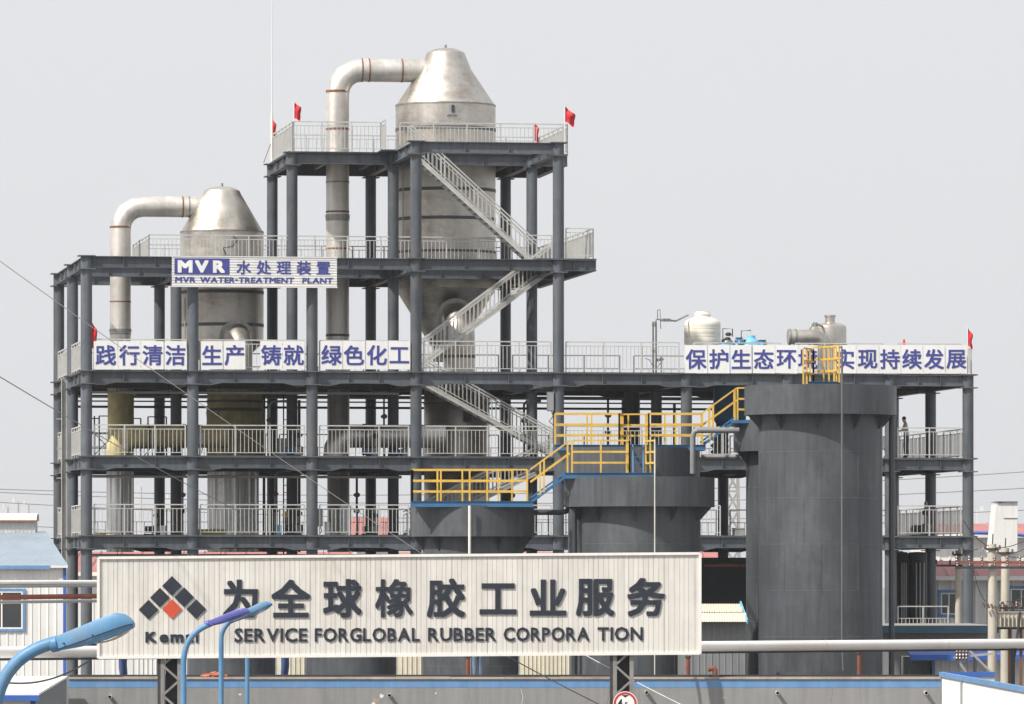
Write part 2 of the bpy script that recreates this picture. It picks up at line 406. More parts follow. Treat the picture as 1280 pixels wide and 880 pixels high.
def railing(path, z, h=1.19, m='galvanised', parent=None, bal=0.157, rails=(1.0, 0.87, 0.1), post=0.05, post_gap=1.35, rb=0.011, name='railing'):
    parent = parent or FR
    mb, bb = MB(), MB()
    for p, q in zip(path, path[1:]):
        p, q = Vector((p[0], p[1], 0)), Vector((q[0], q[1], 0)); d = q - p; ln = d.length
        if ln < .05: continue
        n = max(1, round(ln / post_gap))
        for j in range(n + 1):
            a = p + d * j / n
            mb.box(a.x - post / 2, a.x + post / 2, a.y - post / 2, a.y + post / 2, z, z + h)
        for k, rr in enumerate(rails):
            mb.bar((p.x, p.y, z + h * rr), (q.x, q.y, z + h * rr), .045 if k == 0 else .03, .045 if k == 0 else .03)
        if bal:
            nb = int(ln / bal)
            for j in range(1, nb):
                a = p + d * ((j + random.uniform(-.07, .07)) / nb)
                zz0, zz1 = z + h * rails[-1], z + h * rails[1]
                vs = [(a.x + sx * rb, a.y + sy * rb, zz) for zz in (zz0, zz1) for sx, sy in ((-1, -1), (1, -1), (1, 1), (-1, 1))]
                bb.add(vs, [(0, 1, 5, 4), (1, 2, 6, 5), (2, 3, 7, 6), (3, 0, 4, 7)])
    o = mb.build(name, m, parent)
    if bal: bb.build('balusters', m, o, kind='stuff')
    return o
dz = .045
e = 0.3
for k in (1, 2, 3):
    for i in range(8):
        if k == 1 and i == 5:
            railing([(UC[5] + e, -.02), (U(900, 0), -.02)], L[k] + dz); continue
        if i == 6 and k < 3: continue
        railing([(UC[i] + e, -.02), (UC[i + 1] - e, -.02)], L[k] + dz)
    for r in (0, 1):
        railing([(-.05, VR[r] + e), (-.05, VR[r + 1] - e)], L[k] + dz)
        railing([(UE - .15, VR[r] + e), (UE - .15, VR[r + 1] - e)], L[k] + dz)
    for i in range(8):
        railing([(UC[i] + e, 14.3), (UC[i + 1] - e, 14.3)], L[k] + dz, bal=0.3, rails=(1, .55, .1))
railing([(UC[7] + e, -.02), (U(1185, 0), -.02)], L[0] + dz, rails=(1.0, .6, .1))
railing([(U(1105, 0), -.02), (UC[7] - e, -.02)], L[0] + dz, rails=(1.0, .6, .1))
u4 = U(186, 7)
railing([(u4, 14.2), (u4, 6.9), (U(640, 6.9), 6.9)], L[4] + dz)
railing([(u4, 14.2), (U(745, 0) - .1, 14.2)], L[4] + dz, bal=.3)
railing([(U(656, 5), 5.0), (U(690, 5), 5.0)], L[4] + dz)
railing([(UC[4] + .3, -.02), (U(745, 0) - .12, -.02), (U(745, 0) - .12, 14.2)], L[4] + dz)
u5 = UC[2]
railing([(u5, 14.2), (u5, 6.75), (U(476, 6.75), 6.75)], L[5] + dz)
railing([(U(476, 6.75), 6.75), (U(476, 6.75), 5.25)], L[5] + dz)
railing([(U(500, 6.72), 6.72), (U(709, 6.72), 6.72), (U(709, 6.72), 14.2)], L[5] + dz)
railing([(u5, 14.2), (U(709, 6.72), 14.2)], L[5] + dz, bal=.3)

def stair(pa, pb, ka, kb, v0=5.45, v1=6.4):
    """flight between deck ka at pixel column pa and deck kb at pb"""
    ua, ub, za, zb = U(pa, 5.9), U(pb, 5.9), L[ka] + dz, L[kb] + dz
    st = MB()
    for v in (v0, v1):
        st.bar((ua, v, za - .06), (ub, v, zb + .02), .06, .17)
        st.bar((ua, v - .03 if v == v0 else v + .03, za - .01), (ub, v - .03 if v == v0 else v + .03, zb + .11), .02, .03)
    so = st.build('stair', 'galvanised', FR)
    tr = MB(); n = int(abs(za - zb) / .19)
    for j in range(1, n):
        t = j / n; uu = ua + (ub - ua) * t; zz = za + (zb - za) * t
        tr.box(uu - .13, uu + .13, v0 + .035, v1 - .035, zz - .03, zz)
    tr.build('treads', 'galvanised_dull', so, kind='stuff')
    for v in (v0, v1):
        hr = MB()
        for hh, ww in ((1.0, .05), (.86, .035), (.18, .03)):
            hr.bar((ua, v, za + hh), (ub, v, zb + hh), ww, ww)
        ln = abs(ub - ua); n = int(ln / .165)
        for j in range(n + 1):
            t = j / n; uu = ua + (ub - ua) * t; zz = za + (zb - za) * t
            rr = .022 if j % 8 == 0 else .011
            hr.box(uu - rr, uu + rr, v - rr, v + rr, zz + (0 if j % 8 == 0 else .18), zz + (1.0 if j % 8 == 0 else .86))
        hr.build('handrail', 'galvanised', so)
stair(512, 668, 5, 4); stair(692, 508, 4, 3); stair(514, 700, 3, 2); stair(700, 506, 2, 1)
# vertical cable tray up the end of the frame
tray = thing('cable_tray', 'pale vertical cable tray running up the rear corner of the frame', 'cable tray', (-.35, 11.5, 0), True)
ut = U(80, 9)
tb = MB(); tb.box(ut - .09, ut + .09, 8.95, 9.0, 0, L[3]); tb.build('back_plate', 'galvanised_dull', tray)
for s in (-1, 1):
    MB().box(ut + s * .10 - .012, ut + s * .10 + .012, 8.86, 9.0, 0, L[3]).build('side_flange', 'galvanised', tray)
for zz in [1 + 1.2 * j for j in range(12)]:
    MB().box(ut - .3, ut + .3, 9.003, 9.05, zz, zz + .05).build('bracket', 'galvanised_dull', tray)

# ------------------------------------------------------------------ evaporator towers with their ducts
def arc(c, r, a0, a1, n):      # in (u, z)
    return [(c[0] + r * math.cos(a0 + (a1 - a0) * j / n), c[1] + r * math.sin(a0 + (a1 - a0) * j / n)) for j in range(n + 1)]
def ring_band(mb, u, v, z, r, h=.1, t=.02, n=32, mi=0):
    mb.lathe([(r - .05, z - h / 2), (r + t, z - h / 2), (r + t, z + h / 2), (r - .05, z + h / 2)], u, v, n, mi=mi)
def tower(label, px, v, prof, bands, zlow_py, nozzle_px, elbow_top, nozzle_w, duct):
    u = U(px, v); pm = PM(u, v); Zp = lambda y: ZB(y, u, v)
    t = thing('evaporator_tower', label, 'evaporator', (u, v, L[3] + dz), True)
    # cylinder and cones
    cone, cyl, low = prof
    MB().lathe([(h / pm, Zp(y)) for h, y in cone], u, v, 48).build('cone_roof', 'stainless', t, True)
    yb_ = sorted(set([cyl[0][1]] + [y for y, c_, h_ in bands if cyl[0][1] + 8 < y < cyl[-1][1] - 4] + [cyl[-1][1]]))
    for ya_, yc_ in zip(yb_, yb_[1:]):       # rolled courses of the shell
        hw_ = cyl[-1][0] * random.uniform(.9965, 1.0)
        MB().lathe([(hw_ / pm, Zp(ya_)), (hw_ / pm, Zp(yc_) + .004)], u, v, 48).build('shell_course', 'stainless', t, True)
    MB().lathe([(h / pm, Zp(y)) for h, y in low], u, v, 48).build('lower_cone', 'stainless', t, True)
    for y, col, hh in bands:
        hw = cyl[0][0] / pm
        b = MB(); ring_band(b, u, v, Zp(y), hw, hh / pm, .03, 48); b.build('band', col, t, True)
    # top vent nipple
    MB().tube((u, v, Zp(cone[0][1]) - .05), (u, v, Zp(cone[0][1]) + .13), .05, 8).build('vent', 'stainless_dark', t)
    # elbow leaving the lower cone towards the front and dropping
    un = U(nozzle_px, v - 3.1); rr = nozzle_w / 2 / pm; zt = Zp(elbow_top) - rr
    vf = v - 3.1
    pts = [(un, v - .6, zt)] + [(un, vf + .8 - .8 * math.sin(a), zt - .8 + .8 * math.cos(a)) for a in [math.pi / 2 * j / 6 for j in range(7)]] + [(un, vf, L[3] + dz)]
    el = MB().sweep(pts, rr, 20).build('outlet_elbow', 'stainless', t, True)
    fb = MB()
    fb.tube((un, vf + .95, zt), (un, vf + 1.07, zt), rr * 1.28, 24)
    fb.build('flange', 'stainless_dark', el)
    rb = MB(); ring_band(rb, un, vf, zt - 1.6, rr, .12, .02, 20); rb.build('band', 'rust', el)
    # vapour duct: down pipe, elbow, run into the cone roof
    dpx, dw, yh, xin, ydown, rings_v, rings_h, bend = duct
    ud = U(dpx, v); rd = dw / 2 / pm; zh = Zp(yh); br = bend / pm
    path = [(ud, v, L[3] + dz), (ud, v, zh - br)]
    path += [(a, v, b) for a, b in arc((ud + br, zh - br), br, math.pi, math.pi / 2, 4)][1:]
    path += [(U(xin, v), v, zh)]
    du = MB().sweep(path, rd, 24).build('vapour_duct', 'stainless_pipe', t, True)
    for y, m_, hh in rings_v:
        b = MB(); ring_band(b, ud, v, Zp(y), rd, hh / pm, .03 if hh > 3 else .012, 24); b.build('weld_ring', m_, du, True)
    for x, m_ in rings_h:
        uu = U(x, v); b = MB(); b.tube((uu - .03, v, zh), (uu + .03, v, zh), rd + .012, 24, caps=False); b.build('weld_ring', m_, du, True)
    return t, u, pm, Zp
TV = 10.7
tB, uB, pmB, zB = tower('large stainless evaporator tower with cone top beneath the highest deck railings', 557, TV,
    ([(0, 60), (10, 60.6), (18, 63), (23.5, 66), (32, 87), (62, 132)], [(62, 132), (62.5, 134), (62.5, 362)], [(62.5, 362), (16, 437), (16, 452)]),
    [(132.5, 'stainless_dark', 2), (163, 'band_dark', 4), (239, 'band_dark', 4), (275, 'band_dark', 4), (316, 'band_dark', 3), (205, 'stainless_dark', 1.2), (300, 'stainless_dark', 1.2)],
    465, 574, 381, 39,
    (422, 29, 89, 533, 465, [(116, 'rust', 3), (163, 'rust', 2.5), (229, 'stainless_dark', 2), (266, 'rust', 2), (272, 'stainless_dark', 5), (276, 'stainless_dark', 3), (312, 'rust', 2), (420, 'band_dark', 3)], [(452, 'rust'), (461, 'rust'), (502, 'rust')], 30))
tS, uS, pmS, zS = tower('smaller stainless evaporator tower with cone top behind the MVR sign', 277.5, TV,
    ([(0, 233), (9, 233.6), (17, 235.5), (22, 238.5), (24, 243), (51.5, 290)], [(51.5, 290), (52, 292), (52, 428)], [(52, 428), (16, 462)]),
    [(290.5, 'stainless_dark', 2), (366, 'band_dark', 4), (407, 'band_dark', 4), (330, 'stainless_dark', 1.2)],
    465, 299, 407, 33,
    (150.5, 26, 259, 256, 465, [(285, 'rust', 2.5), (330, 'stainless_dark', 1.2), (378, 'rust', 1.5), (414, 'stainless_dark', 4), (418, 'stainless_dark', 2)], [(228, 'rust'), (236, 'stainless_dark')], 28))
# sight window and valve on the large tower, piping on the small one
b = MB(); uu = U(565, TV - 2.0); b.box(uu - .17, uu + .17, TV - 2.12, TV - 1.9, zB(148), zB(134)); sw = b.build('sight_window', 'galvanised_dull', tB)
MB().box(uu - .04, uu + .08, TV - 2.15, TV - 2.12, zB(145), zB(136)).build('glass', 'window_glass', sw)
MB().box(uu - .22, uu + .22, TV - 2.1, TV - 1.98, zB(149.6), zB(148.4)).build('ledge', 'stainless_dark', tB)
for tt, uq, half, zz, pxs in ((tB, uB, 62.5 / pmB, zB, [(505, 216, 325)]), (tS, uS, 52 / pmS, zS, [(232, 375, 425)])):
    for (p, y0, y1) in pxs:
        q = U(p, TV - 1.9); MB().tube((q, TV - 1.6, zz(y0)), (q, TV - 1.6, zz(y1)), .025, 6).build('riser_pipe', 'galvanised_dull', tt)
vp = MB(); q = U(283, TV - 1.8)
vp.sweep([(q, TV - 1.85, zS(322)), (q - .15, TV - 1.9, zS(313)), (q + .25, TV - 1.9, zS(311)), (q + .45, TV - 1.9, zS(302)), (q + .3, TV - 1.7, zS(298))], .03, 6)
vp.build('sample_line', 'dark_metal', tS)

# lower vessels on the middle decks, wrapped and bare
def vessel(name, label, px, w, ytop, ybot, v, m, seams=(), folds=0):
    u = U(px, v); pm = PM(u, v); r = w / 2 / pm; Zp = lambda y: ZB(y, u, v)
    t = thing(name, label, 'vessel', (u, v, Zp(ybot)), True)
    mb = MB(); n = 40
    if folds:
        vs, fs = [], []
        prof = [Zp(ybot), Zp(ytop)]
        for z in prof:
            for j in range(n * 2):
                a = math.pi * j / n; rr = r * (1 + (0.035 if (j // 2) % 3 == 0 else 0) + 0.02 * math.sin(j * 1.7))
                vs.append((u + rr * math.cos(a), v + rr * math.sin(a), z))
        N = n * 2
        fs = [(j, (j + 1) % N, N + (j + 1) % N, N + j) for j in range(N)] + [tuple(range(N, 2 * N))]
        mb.add(vs, fs)
    else:
        mb.lathe([(0, Zp(ybot)), (r, Zp(ybot)), (r, Zp(ytop) - .15), (r * .93, Zp(ytop)), (0, Zp(ytop))], u, v, n)
    mb.build('shell', m, t, True)
    for y, mm, hh in seams:
        b = MB(); ring_band(b, u, v, Zp(y), r, hh, .03, n); b.build('band', mm, t, True)
    return t, u, r, Zp
v1, u1, r1, z1 = vessel('insulated_vessel', 'yellow insulation wrapped vessel below the first slogan boards', 294, 70, 466, 582, TV, 'yellow_insulation', [(502, 'band_dark', .1), (513, 'band_dark', .16), (540, 'yellow_insulation', .1)])
vessel('foil_clad_column', 'wide silver foil clad column on the lowest visible deck', 291, 62, 584, 690, TV, 'foil_cladding', (), 1)
vessel('foil_clad_pipe', 'narrow silver foil clad riser near the end of the frame', 150, 33, 584, 690, TV, 'foil_cladding', (), 1)
v2, u2, r2, z2 = vessel('heater_vessel', 'dark stainless heater vessel behind the zigzag stair', 571, 82, 466, 690, TV, 'stainless', [(505, 'band_dark', .06), (545, 'stainless', .05), (600, 'band_dark', .06)])
jk = MB(); pmv = PM(u1, TV)
jk.lathe([(36 / pmv, z1(571)), (36.5 / pmv, z1(540)), (35.8 / pmv, z1(524)), (36.6 / pmv, z1(515)), (34 / pmv, z1(512))], u1, TV, 28)
jk.build('insulation_jacket', 'yellow_insulation', v1, True)
for k in range(9):
    a = R(200 + k * 17); y0_, y1_ = [(569, 548), (546, 530), (528, 516)][k % 3]
    MB().lathe([(36.9 / pmv, z1(y0_)), (37.4 / pmv, z1(y0_ - 2)), (37.4 / pmv, z1(y1_ + 2)), (36.9 / pmv, z1(y1_))], u1, TV, 5, a, a + R(random.uniform(12, 22))).build('blanket_patch', 'yellow_insulation', v1, True)
q = U(585, TV - 1.5); MB().box(q - .17, q + .17, TV - 1.5, TV - 1.2, z2(527), z2(512)).build('manhole', 'dark_metal', v2)
def duct_low(name, label, px, w, ytop, y0, v, m, hpx, hy, hw, hv, mh, seam):
    u = U(px, v); pm = PM(u, v); Zp = lambda y: ZB(y, u, v)
    t = thing(name, label, 'duct', (u, v, Zp(y0)), True)
    MB().tube((u, v, Zp(y0)), (u, v, Zp(ytop)), w / 2 / pm, 24).build('riser', m, t, True)
    uu = U(px, hv); z = ZB(hy, uu, hv); r = hw / 2 / PM(uu, hv)
    path = [(uu - .15, hv, L[2] + dz)] + [(a, hv, b) for a, b in arc((uu - .15 + r * 1.5, z - r * 1.5), r * 1.5, math.pi, math.pi / 2, 5)] + [(U(hpx, hv), hv, z)]
    if path[0][2] > path[1][2] - .02: path = path[1:]
    o = MB().sweep(path, r, 24).build('cross_duct', mh, t, True)
    for x in seam:
        q = U(x, hv); b = MB(); b.tube((q - .05, hv, z), (q + .05, hv, z), r + .03, 24, caps=False); b.build('band', 'band_dark', o, True)
    return t
duct_low('insulated_duct', 'yellow insulated duct bending along the deck above the foil clad risers', 151, 33, 466, 580, TV, 'yellow_insulation', 285, 545, 29, 5.0, 'yellow_insulation', [185, 230])
duct_low('exhaust_duct', 'dark steel duct bending along the deck beside the stair', 423, 28, 466, 690, TV, 'stainless_dark', 556, 545, 29, 5.0, 'stainless_pipe', [455, 520])

# ------------------------------------------------------------------ pipe runs hung below the decks
def pipe_run(label, pts, r, m, cat='pipe', name='pipe_run', n=8, group=None, plant=True):
    t = MB().sweep(pts, r, n).build(name, m, None, True)
    if plant:
        # bake the plant frame into the object transform
        t.location = (X0, Y0, 0); t.rotation_euler = (0, 0, TH)
    return tag(t, label, cat, group)
for j, (y, v, r, m, lab) in enumerate([(497, 13.2, .07, 'pipe_grey', 'pale grey horizontal pipe hung just under the slogan deck'),
                                       (503, 12.6, .03, 'dark_metal', 'thin dark horizontal pipe below the pale pipe under the slogan deck'),
                                       (510, 13.6, .05, 'dark_metal', 'dark horizontal pipe lowest of the three under the slogan deck')]):
    z = ZB(y, U(500, v), v)
    pipe_run(lab, [(.3, v, z), (UC[6], v, z)], r, m)
for (px, y0, y1, v, lab) in [(330, 485, 690, 13.0, 'thin dark riser pipe behind the yellow insulated vessel'), (374, 500, 690, 12.4, 'thin dark riser pipe nearest the third front column'),
                             (790, 480, 600, 8.0, 'thick dark riser pipe above the middle tank walkway'), (843, 505, 560, 5.0, 'thin dark riser with valves behind the yellow walkway railing')]:
    u = U(px, v); pipe_run(lab, [(u, v, ZB(y1, u, v)), (u, v, ZB(y0, u, v))], .33 if px == 790 else .06, 'dark_metal', name='riser_pipe')
tr = MB()
lad = thing('cage_ladder', 'dark vertical ladder standing behind the second bay of the frame', 'ladder', (U(362, 12), 12, L[0]), True)
for dx in (-.25, .25): MB().bar((U(362, 12) + dx, 12, L[0]), (U(362, 12) + dx, 12, L[3]), .05, .05).build('side_rail', 'dark_metal', lad)
rb = MB()
for j in range(30):
    z = L[0] + .3 * j + .2; rb.bar((U(362, 12) - .25, 12, z), (U(362, 12) + .25, 12, z), .03, .03)
rb.build('rungs', 'dark_metal', lad, kind='stuff')
# small frame of scaffold tubes on the second deck
sc_ = thing('pipe_scaffold', 'dark tube scaffold on the deck beside the yellow duct', 'scaffold', (U(125, 11.5), 11.5, L[2] + dz), True)
for a, b_ in ((118, 520), (124, 520), (150, 520), (176, 523), (185, 521), (208, 521)):
    uu = U(a, 12.0); MB().tube((uu, 12.0, L[2] + dz), (uu, 12.0, ZB(b_, uu, 12.0)), .03, 6).build('upright', 'dark_metal', sc_)
for (a, c, y) in ((112, 124, 523), (124, 150, 520), (150, 176, 523), (185, 208, 521), (112, 208, 541), (112, 208, 560)):
    uu, ue = U(a, 12.0), U(c, 12.0); MB().tube((uu, 12.0, ZB(y, uu, 12.0)), (ue, 12.0, ZB(y, uu, 12.0)), .025, 6).build('crossbar', 'dark_metal', sc_)
for (a, c) in ((112, 150), (150, 112), (176, 208)):
    uu, ue = U(a, 12.1), U(c, 12.1); MB().tube((uu, 12.1, L[2] + .1), (ue, 12.1, L[2] + 1.4), .02, 6).build('brace', 'dark_metal', sc_)

# ------------------------------------------------------------------ signs on the frame
ORD = 'first second third fourth fifth sixth seventh eighth ninth tenth eleventh twelfth'.split()
def slogan(chars, bounds, y0, y1, where):
    for k, (ch, (a, b_)) in enumerate(zip(chars, bounds)):
        v = -.14; ua, ub = U(a + .4, v), U(b_ - .4, v)
        z0, z1_ = ZB(y1, ua, v), ZB(y0, ua, v)
        t = thing('slogan_board', '%s of twelve white boards, violet character %s, %s' % (ORD[k], ch, where), 'sign board', ((ua + ub) / 2, v, z0), True, 'slogan boards on the railing')
        MB().box(ua, ub, v - .02, v, z0, z1_).build('panel', 'board_white', t)
        t.rotation_euler = (R(random.uniform(-1.2, 1.2)), R(random.uniform(-.7, .7)), TH + R(random.uniform(-1.5, 1.5)))
        c = MB(); put_em(c, ch, 0.018, (ua + ub) / 2, (z0 + z1_) / 2, 0.83, v - .0205, .012); c.build('character', 'letter_violet', t)
        fr = MB()
        for zz in (z0 + .05, z1_ - .05): fr.box(ua + .02, ub - .02, v + .002, v + .05, zz - .02, zz + .02)
        fr.build('bracket', 'galvanised', t)
slogan('践行清洁生产铸就绿色化工', [(117, 147.5), (147.5, 176), (176, 205), (205, 233.3), (251, 279), (279, 307), (325, 353), (353, 381), (400, 428.3), (428.3, 456.6), (456.6, 485), (485, 513)], 426.3, 461.6, 'below the MVR sign')
slogan('保护生态环境实现持续发展', [(855.5, 884.5), (884.5, 912.3), (912.8, 940), (940.5, 968.5), (968.5, 996.8), (996.8, 1022), (1042, 1070), (1070, 1098.5), (1098.5, 1126), (1126, 1153.5), (1153.5, 1181.5), (1181.5, 1209)], 431.3, 466.6, 'above the dark tanks')
# MVR sign
v = -.42; ua, ub = U(215, v), U(421, v); z0, z1_ = ZB(357.5, ua, v), ZB(321, ua, v)
ms = thing('plant_name_sign', 'white ribbed sign with blue MVR block and violet lettering', 'sign', ((ua + ub) / 2, v, z0), True)
mb = MB(); n = 11; hh = (z1_ - z0) / n
for j in range(n):
    a = z0 + j * hh
    mb.add([(ua, v, a), (ub, v, a), (ub, v - .05, a + hh * .25), (ua, v - .05, a + hh * .25), (ub, v - .05, a + hh * .92), (ua, v - .05, a + hh * .92), (ub, v, a + hh), (ua, v, a + hh)],
           [(0, 1, 2, 3), (3, 2, 4, 5), (5, 4, 6, 7)])
mb.box(ua, ub, v + .002, v + .03, z0, z1_)
mb.build('ribbed_panel', 'board_white', ms)
fr = MB(); fr.box(ua - .03, ub + .03, v - .07, v - .001, z1_, z1_ + .035); fr.box(ua - .03, ub + .03, v - .07, v - .001, z0 - .035, z0)
fr.build('edge_strip', 'trim_white', ms)
def su(px): return U(px, v)
def sz(py): return ZB(py, (ua + ub) / 2, v)
MB().box(su(218), su(286.5), v - .062, v - .05, sz(343.6), sz(323.6)).build('blue_block', 'letter_violet', ms)
for ch, a, b_ in (('M', 222, 240.5), ('V', 243.5, 260.5), ('R', 266, 281)):
    c = MB(); put_fit(c, ch, .045, su(a), su(b_), sz(341.5), sz(326), v - .0625, .01); c.build('letter', 'board_white', ms)
for ch, x in zip('水处理装置', (304.5, 329.5, 354.5, 379.5, 404)):
    c = MB(); put_em(c, ch, .02, su(x), sz(334.5), 18.2 / PM(ua, v), v - .0505, .012, 1.02); c.build('character', 'letter_violet', ms)
for word, a, b_ in (('MVR', 218.5, 244), ('WATER-TREATMENT', 249.5, 367), ('PLANT', 377.5, 415.5)):
    for ch, f0, f1, c0, c1 in word_layout(word, .03, .06):
        wd = su(b_) - su(a); H = sz(346.8) - sz(353.8)
        c = MB()
        if ch == '-': put_fit(c, ch, .03, su(a) + f0 * wd, su(a) + f1 * wd, sz(351), sz(349.4), v - .0505, .012)
        else: put_fit(c, ch, .03, su(a) + f0 * wd, su(a) + f1 * wd, sz(353.8), sz(346.8), v - .0505, .012, .08)
        c.build('letter', 'letter_violet', ms)

# ------------------------------------------------------------------ flags and lightning rod
def flag(label, px, ytop, ybot, w, h, v, lean=0.0, drop=0.3, pole_bot=None):
    u = U(px, v); Zp = lambda y: ZB(y, u, v); pm = PM(u, v)
    t = thing('red_flag', label, 'flag', (u, v, Zp(pole_bot or ybot)), True, 'red flags on the railings')
    MB().tube((u, v, Zp(pole_bot or ybot)), (u - lean * .1, v, Zp(ytop) + .05), .018, 6).build('pole', 'pole_white', t)
    mb = MB(); nx, nz = 8, 8; W, H = w / pm, h / pm
    vs, fs = [], []
    for i in range(nx + 1):
        for j in range(nz + 1):
            s, q = i / nx, j / nz
            x = u + .02 + W * s * (1 - .25 * q * (1 - s)); zz = Zp(ytop) - H * q * (1 - .15 * s) - drop * W * s * (1 + .6 * math.sin(2.2 * s))
            y = v + .16 * math.sin(7 * s + 2.5 * q) * s + .10 * math.sin(8 * q + s * 4) * s; x -= .10 * W * math.sin(3.5 * q + 4 * s) * s
            vs.append((x, y, zz))
    for i in range(nx):
        for j in range(nz):
            k = i * (nz + 1) + j; fs.append((k, k + 1, k + nz + 2, k + nz + 1))
    mb.add(vs, fs); mb.build('cloth', 'flag_red', t, True)
flag('limp red flag at the foot of the lightning rod', 338.5, 146, 205, 6, 20, 14.0, 0, 1.0, 205)
flag('red flag on the top deck railing near the lightning rod', 367.5, 128, 190, 8, 20, 6.8, 0, .5, 190)
flag('red flag streaming above the corner of the top deck', 706, 133, 190, 12, 19, 6.6, 0, .55, 190)
flag('narrow limp red flag inside the top deck railing', 668, 153, 190, 5, 23, 13.9, 0, .9, 197)
flag('red flag hanging beside the first slogan board', 114.5, 403, 463, 6, 32, -.05, 0, 1.0, 463)
flag('red flag at the far end of the roof slogan', 1209.5, 410, 468, 6, 22, .1, 0, .9, 468)
cone_u = U(1130, 6); cz = L[3] + dz + 1.2
fz = thing('warning_cone', 'tiny red and white cone on the roof behind the slogan boards', 'cone', (cone_u, 6, L[3] + dz), True)
MB().tube((cone_u, 6, L[3] + dz), (cone_u, 6, ZB(432, cone_u, 6)), .02, 6).build('stake', 'pole_white', fz)
MB().lathe([(0, ZB(424, cone_u, 6)), (.03, ZB(424, cone_u, 6)), (.07, ZB(431, cone_u, 6)), (.1, ZB(432, cone_u, 6)), (0, ZB(432, cone_u, 6))], cone_u, 6, 12).build('body', 'flag_red', fz, True)
ul = U(340, 14.0); lr = thing('lightning_rod', 'tall thin white lightning rod rising from the top deck corner', 'lightning rod', (ul, 14.0, L[5]), True)
MB().tube((ul, 14, L[5] + dz), (ul, 14, ZB(140, ul, 14)), .045, 8).build('lower_mast', 'pole_white', lr, True)
MB().tube((ul, 14, ZB(140, ul, 14)), (ul, 14, ZB(-60, ul, 14)), .026, 8, .012).build('upper_mast', 'pole_white', lr, True)
for s in (-1, 1): MB().tube((ul + s * .35, 14, L[5] + dz), (ul, 14, L[5] + 1.0), .015, 6).build('stay', 'rust', lr)

# ------------------------------------------------------------------ things on the roof deck
def cyl_prof(u, v, prof_px, n=32):
    pm = PM(u, v); return MB().lathe([(h / pm, ZB(y, u, v)) for h, y in prof_px], u, v, n)
v = 4.0; u = U(878, v)
pt = thing('water_tank', 'cream ribbed plastic water tank above the roof slogan', 'tank', (u, v, L[3] + dz), True)
prof = [(0, 391), (9, 391), (10.5, 393), (9.5, 396), (14, 397.5), (20, 400.5), (22.5, 404)]
for yy in (409, 412, 418.5, 422, 430, 434, 444, 448, 458): prof += [(22.9, yy - 1.0), (22.6, yy), (22.9, yy + 1.0)]
prof += [(22.9, 464), (22.5, ZB(0, 0, 0) * 0 + 470)]
cyl_prof(u, v, prof, 40).build('shell', 'poly_cream', pt, True)
cyl_prof(u, v, [(0, 389.6), (8.5, 389.8), (9, 391.2), (0, 391.2)], 24).build('lid', 'poly_cream', pt, True)
def valve(mb, p, s=.06):
    mb.tube((p[0], p[1], p[2] - s), (p[0], p[1], p[2] + s), s * 1.1, 8); mb.tube((p[0] - s * 1.6, p[1], p[2]), (p[0] + s * 1.6, p[1], p[2]), s * .6, 8)
v = 3.2; u = U(818, v)
ps = thing('pipe_stand', 'upright twin pipe with valves and arm reaching the cream tank', 'pipe', (u, v, L[3] + dz), True)
for dx in (-.05, .07): MB().tube((u + dx, v, L[3] + dz), (u + dx, v, ZB(402, u, v)), .035, 8).build('riser', 'stainless_dark', ps, True)
MB().sweep([(u, v, ZB(404, u, v)), (U(821, v), v, ZB(399, u, v)), (U(833, v), v, ZB(400, u, v)), (U(845, v), v, ZB(401, u, v)), (U(863, v), v + .5, ZB(393, u, v))], .035, 8).build('arm', 'stainless_dark', ps, True)
MB().sweep([(U(822, v), v, ZB(398, u, v)), (U(822, v), v, ZB(388, u, v)), (U(825, v), v, ZB(387, u, v)), (U(826, v), v, ZB(411, u, v))], .015, 6).build('bleed_line', 'dark_metal', ps)
for (x, y) in ((818, 406), (818, 439), (829, 400), (833, 400), (836, 400), (822, 450), (827, 449)):
    mb = MB(); valve(mb, (U(x, v), v, ZB(y, u, v))); mb.build('valve', 'stainless_dark', ps, True)
MB().sweep([(U(806, v), v, ZB(448, u, v)), (U(812, v), v, ZB(450, u, v)), (U(816, v), v, ZB(457, u, v)), (U(822, v), v, ZB(459, u, v)), (U(827, v), v, ZB(452, u, v))], .015, 6).build('hose', 'dark_metal', ps)
for k, (px, hw, v, lab) in enumerate([(909, 12, 2.2, 'pale blue filter vessel beside the cream tank'), (939, 17, 2.6, 'wide pale blue filter vessel behind the roof slogan')]):
    u = U(px, v)
    t = thing('filter_vessel', lab, 'vessel', (u, v, L[3] + dz), True)
    cyl_prof(u, v, [(hw, 471), (hw, 434), (hw * .9, 431), (hw * .6, 429.5), (0, 429)], 28).build('shell', 'vessel_cyan', t, True)
    cyl_prof(u, v, [(0, 428), (hw * .85, 428), (hw * .85, 430.5), (0, 430.5)], 24).build('flange', 'walk_blue' if k == 0 else 'vessel_cyan', t, True)
    cyl_prof(u, v, [(0, 419 if k else 422), (hw * .28, 419.4 if k else 422), (hw * .32, 423 if k else 424), (hw * .55, 426), (hw * .6, 428), (0, 428)], 20).build('cap', 'vessel_cyan' if k else 'stainless_dark', t, True)
    x0 = px - 13 if k else px - 6
    MB().sweep([(U(x0, v), v - .1, ZB(428, u, v)), (U(x0, v), v - .1, ZB(414 if k else 411, u, v)), (U(x0 + 12, v), v - .1, ZB(413 if k else 411, u, v)), (U(x0 + 12, v), v - .1, ZB(421, u, v))], .022, 6).build('pipe_loop', 'dark_metal', t)
    for (dx, y) in (((-9, 427), (11, 428), (-15, 428)) if k else ((0, 424), (1, 418), (-4, 426))):
        mb = MB(); valve(mb, (U(px + dx, v), v - .1, ZB(y, u, v)), .075); mb.build('valve', 'dark_metal', t, True)
v = 4.5; u = U(1037.5, v)
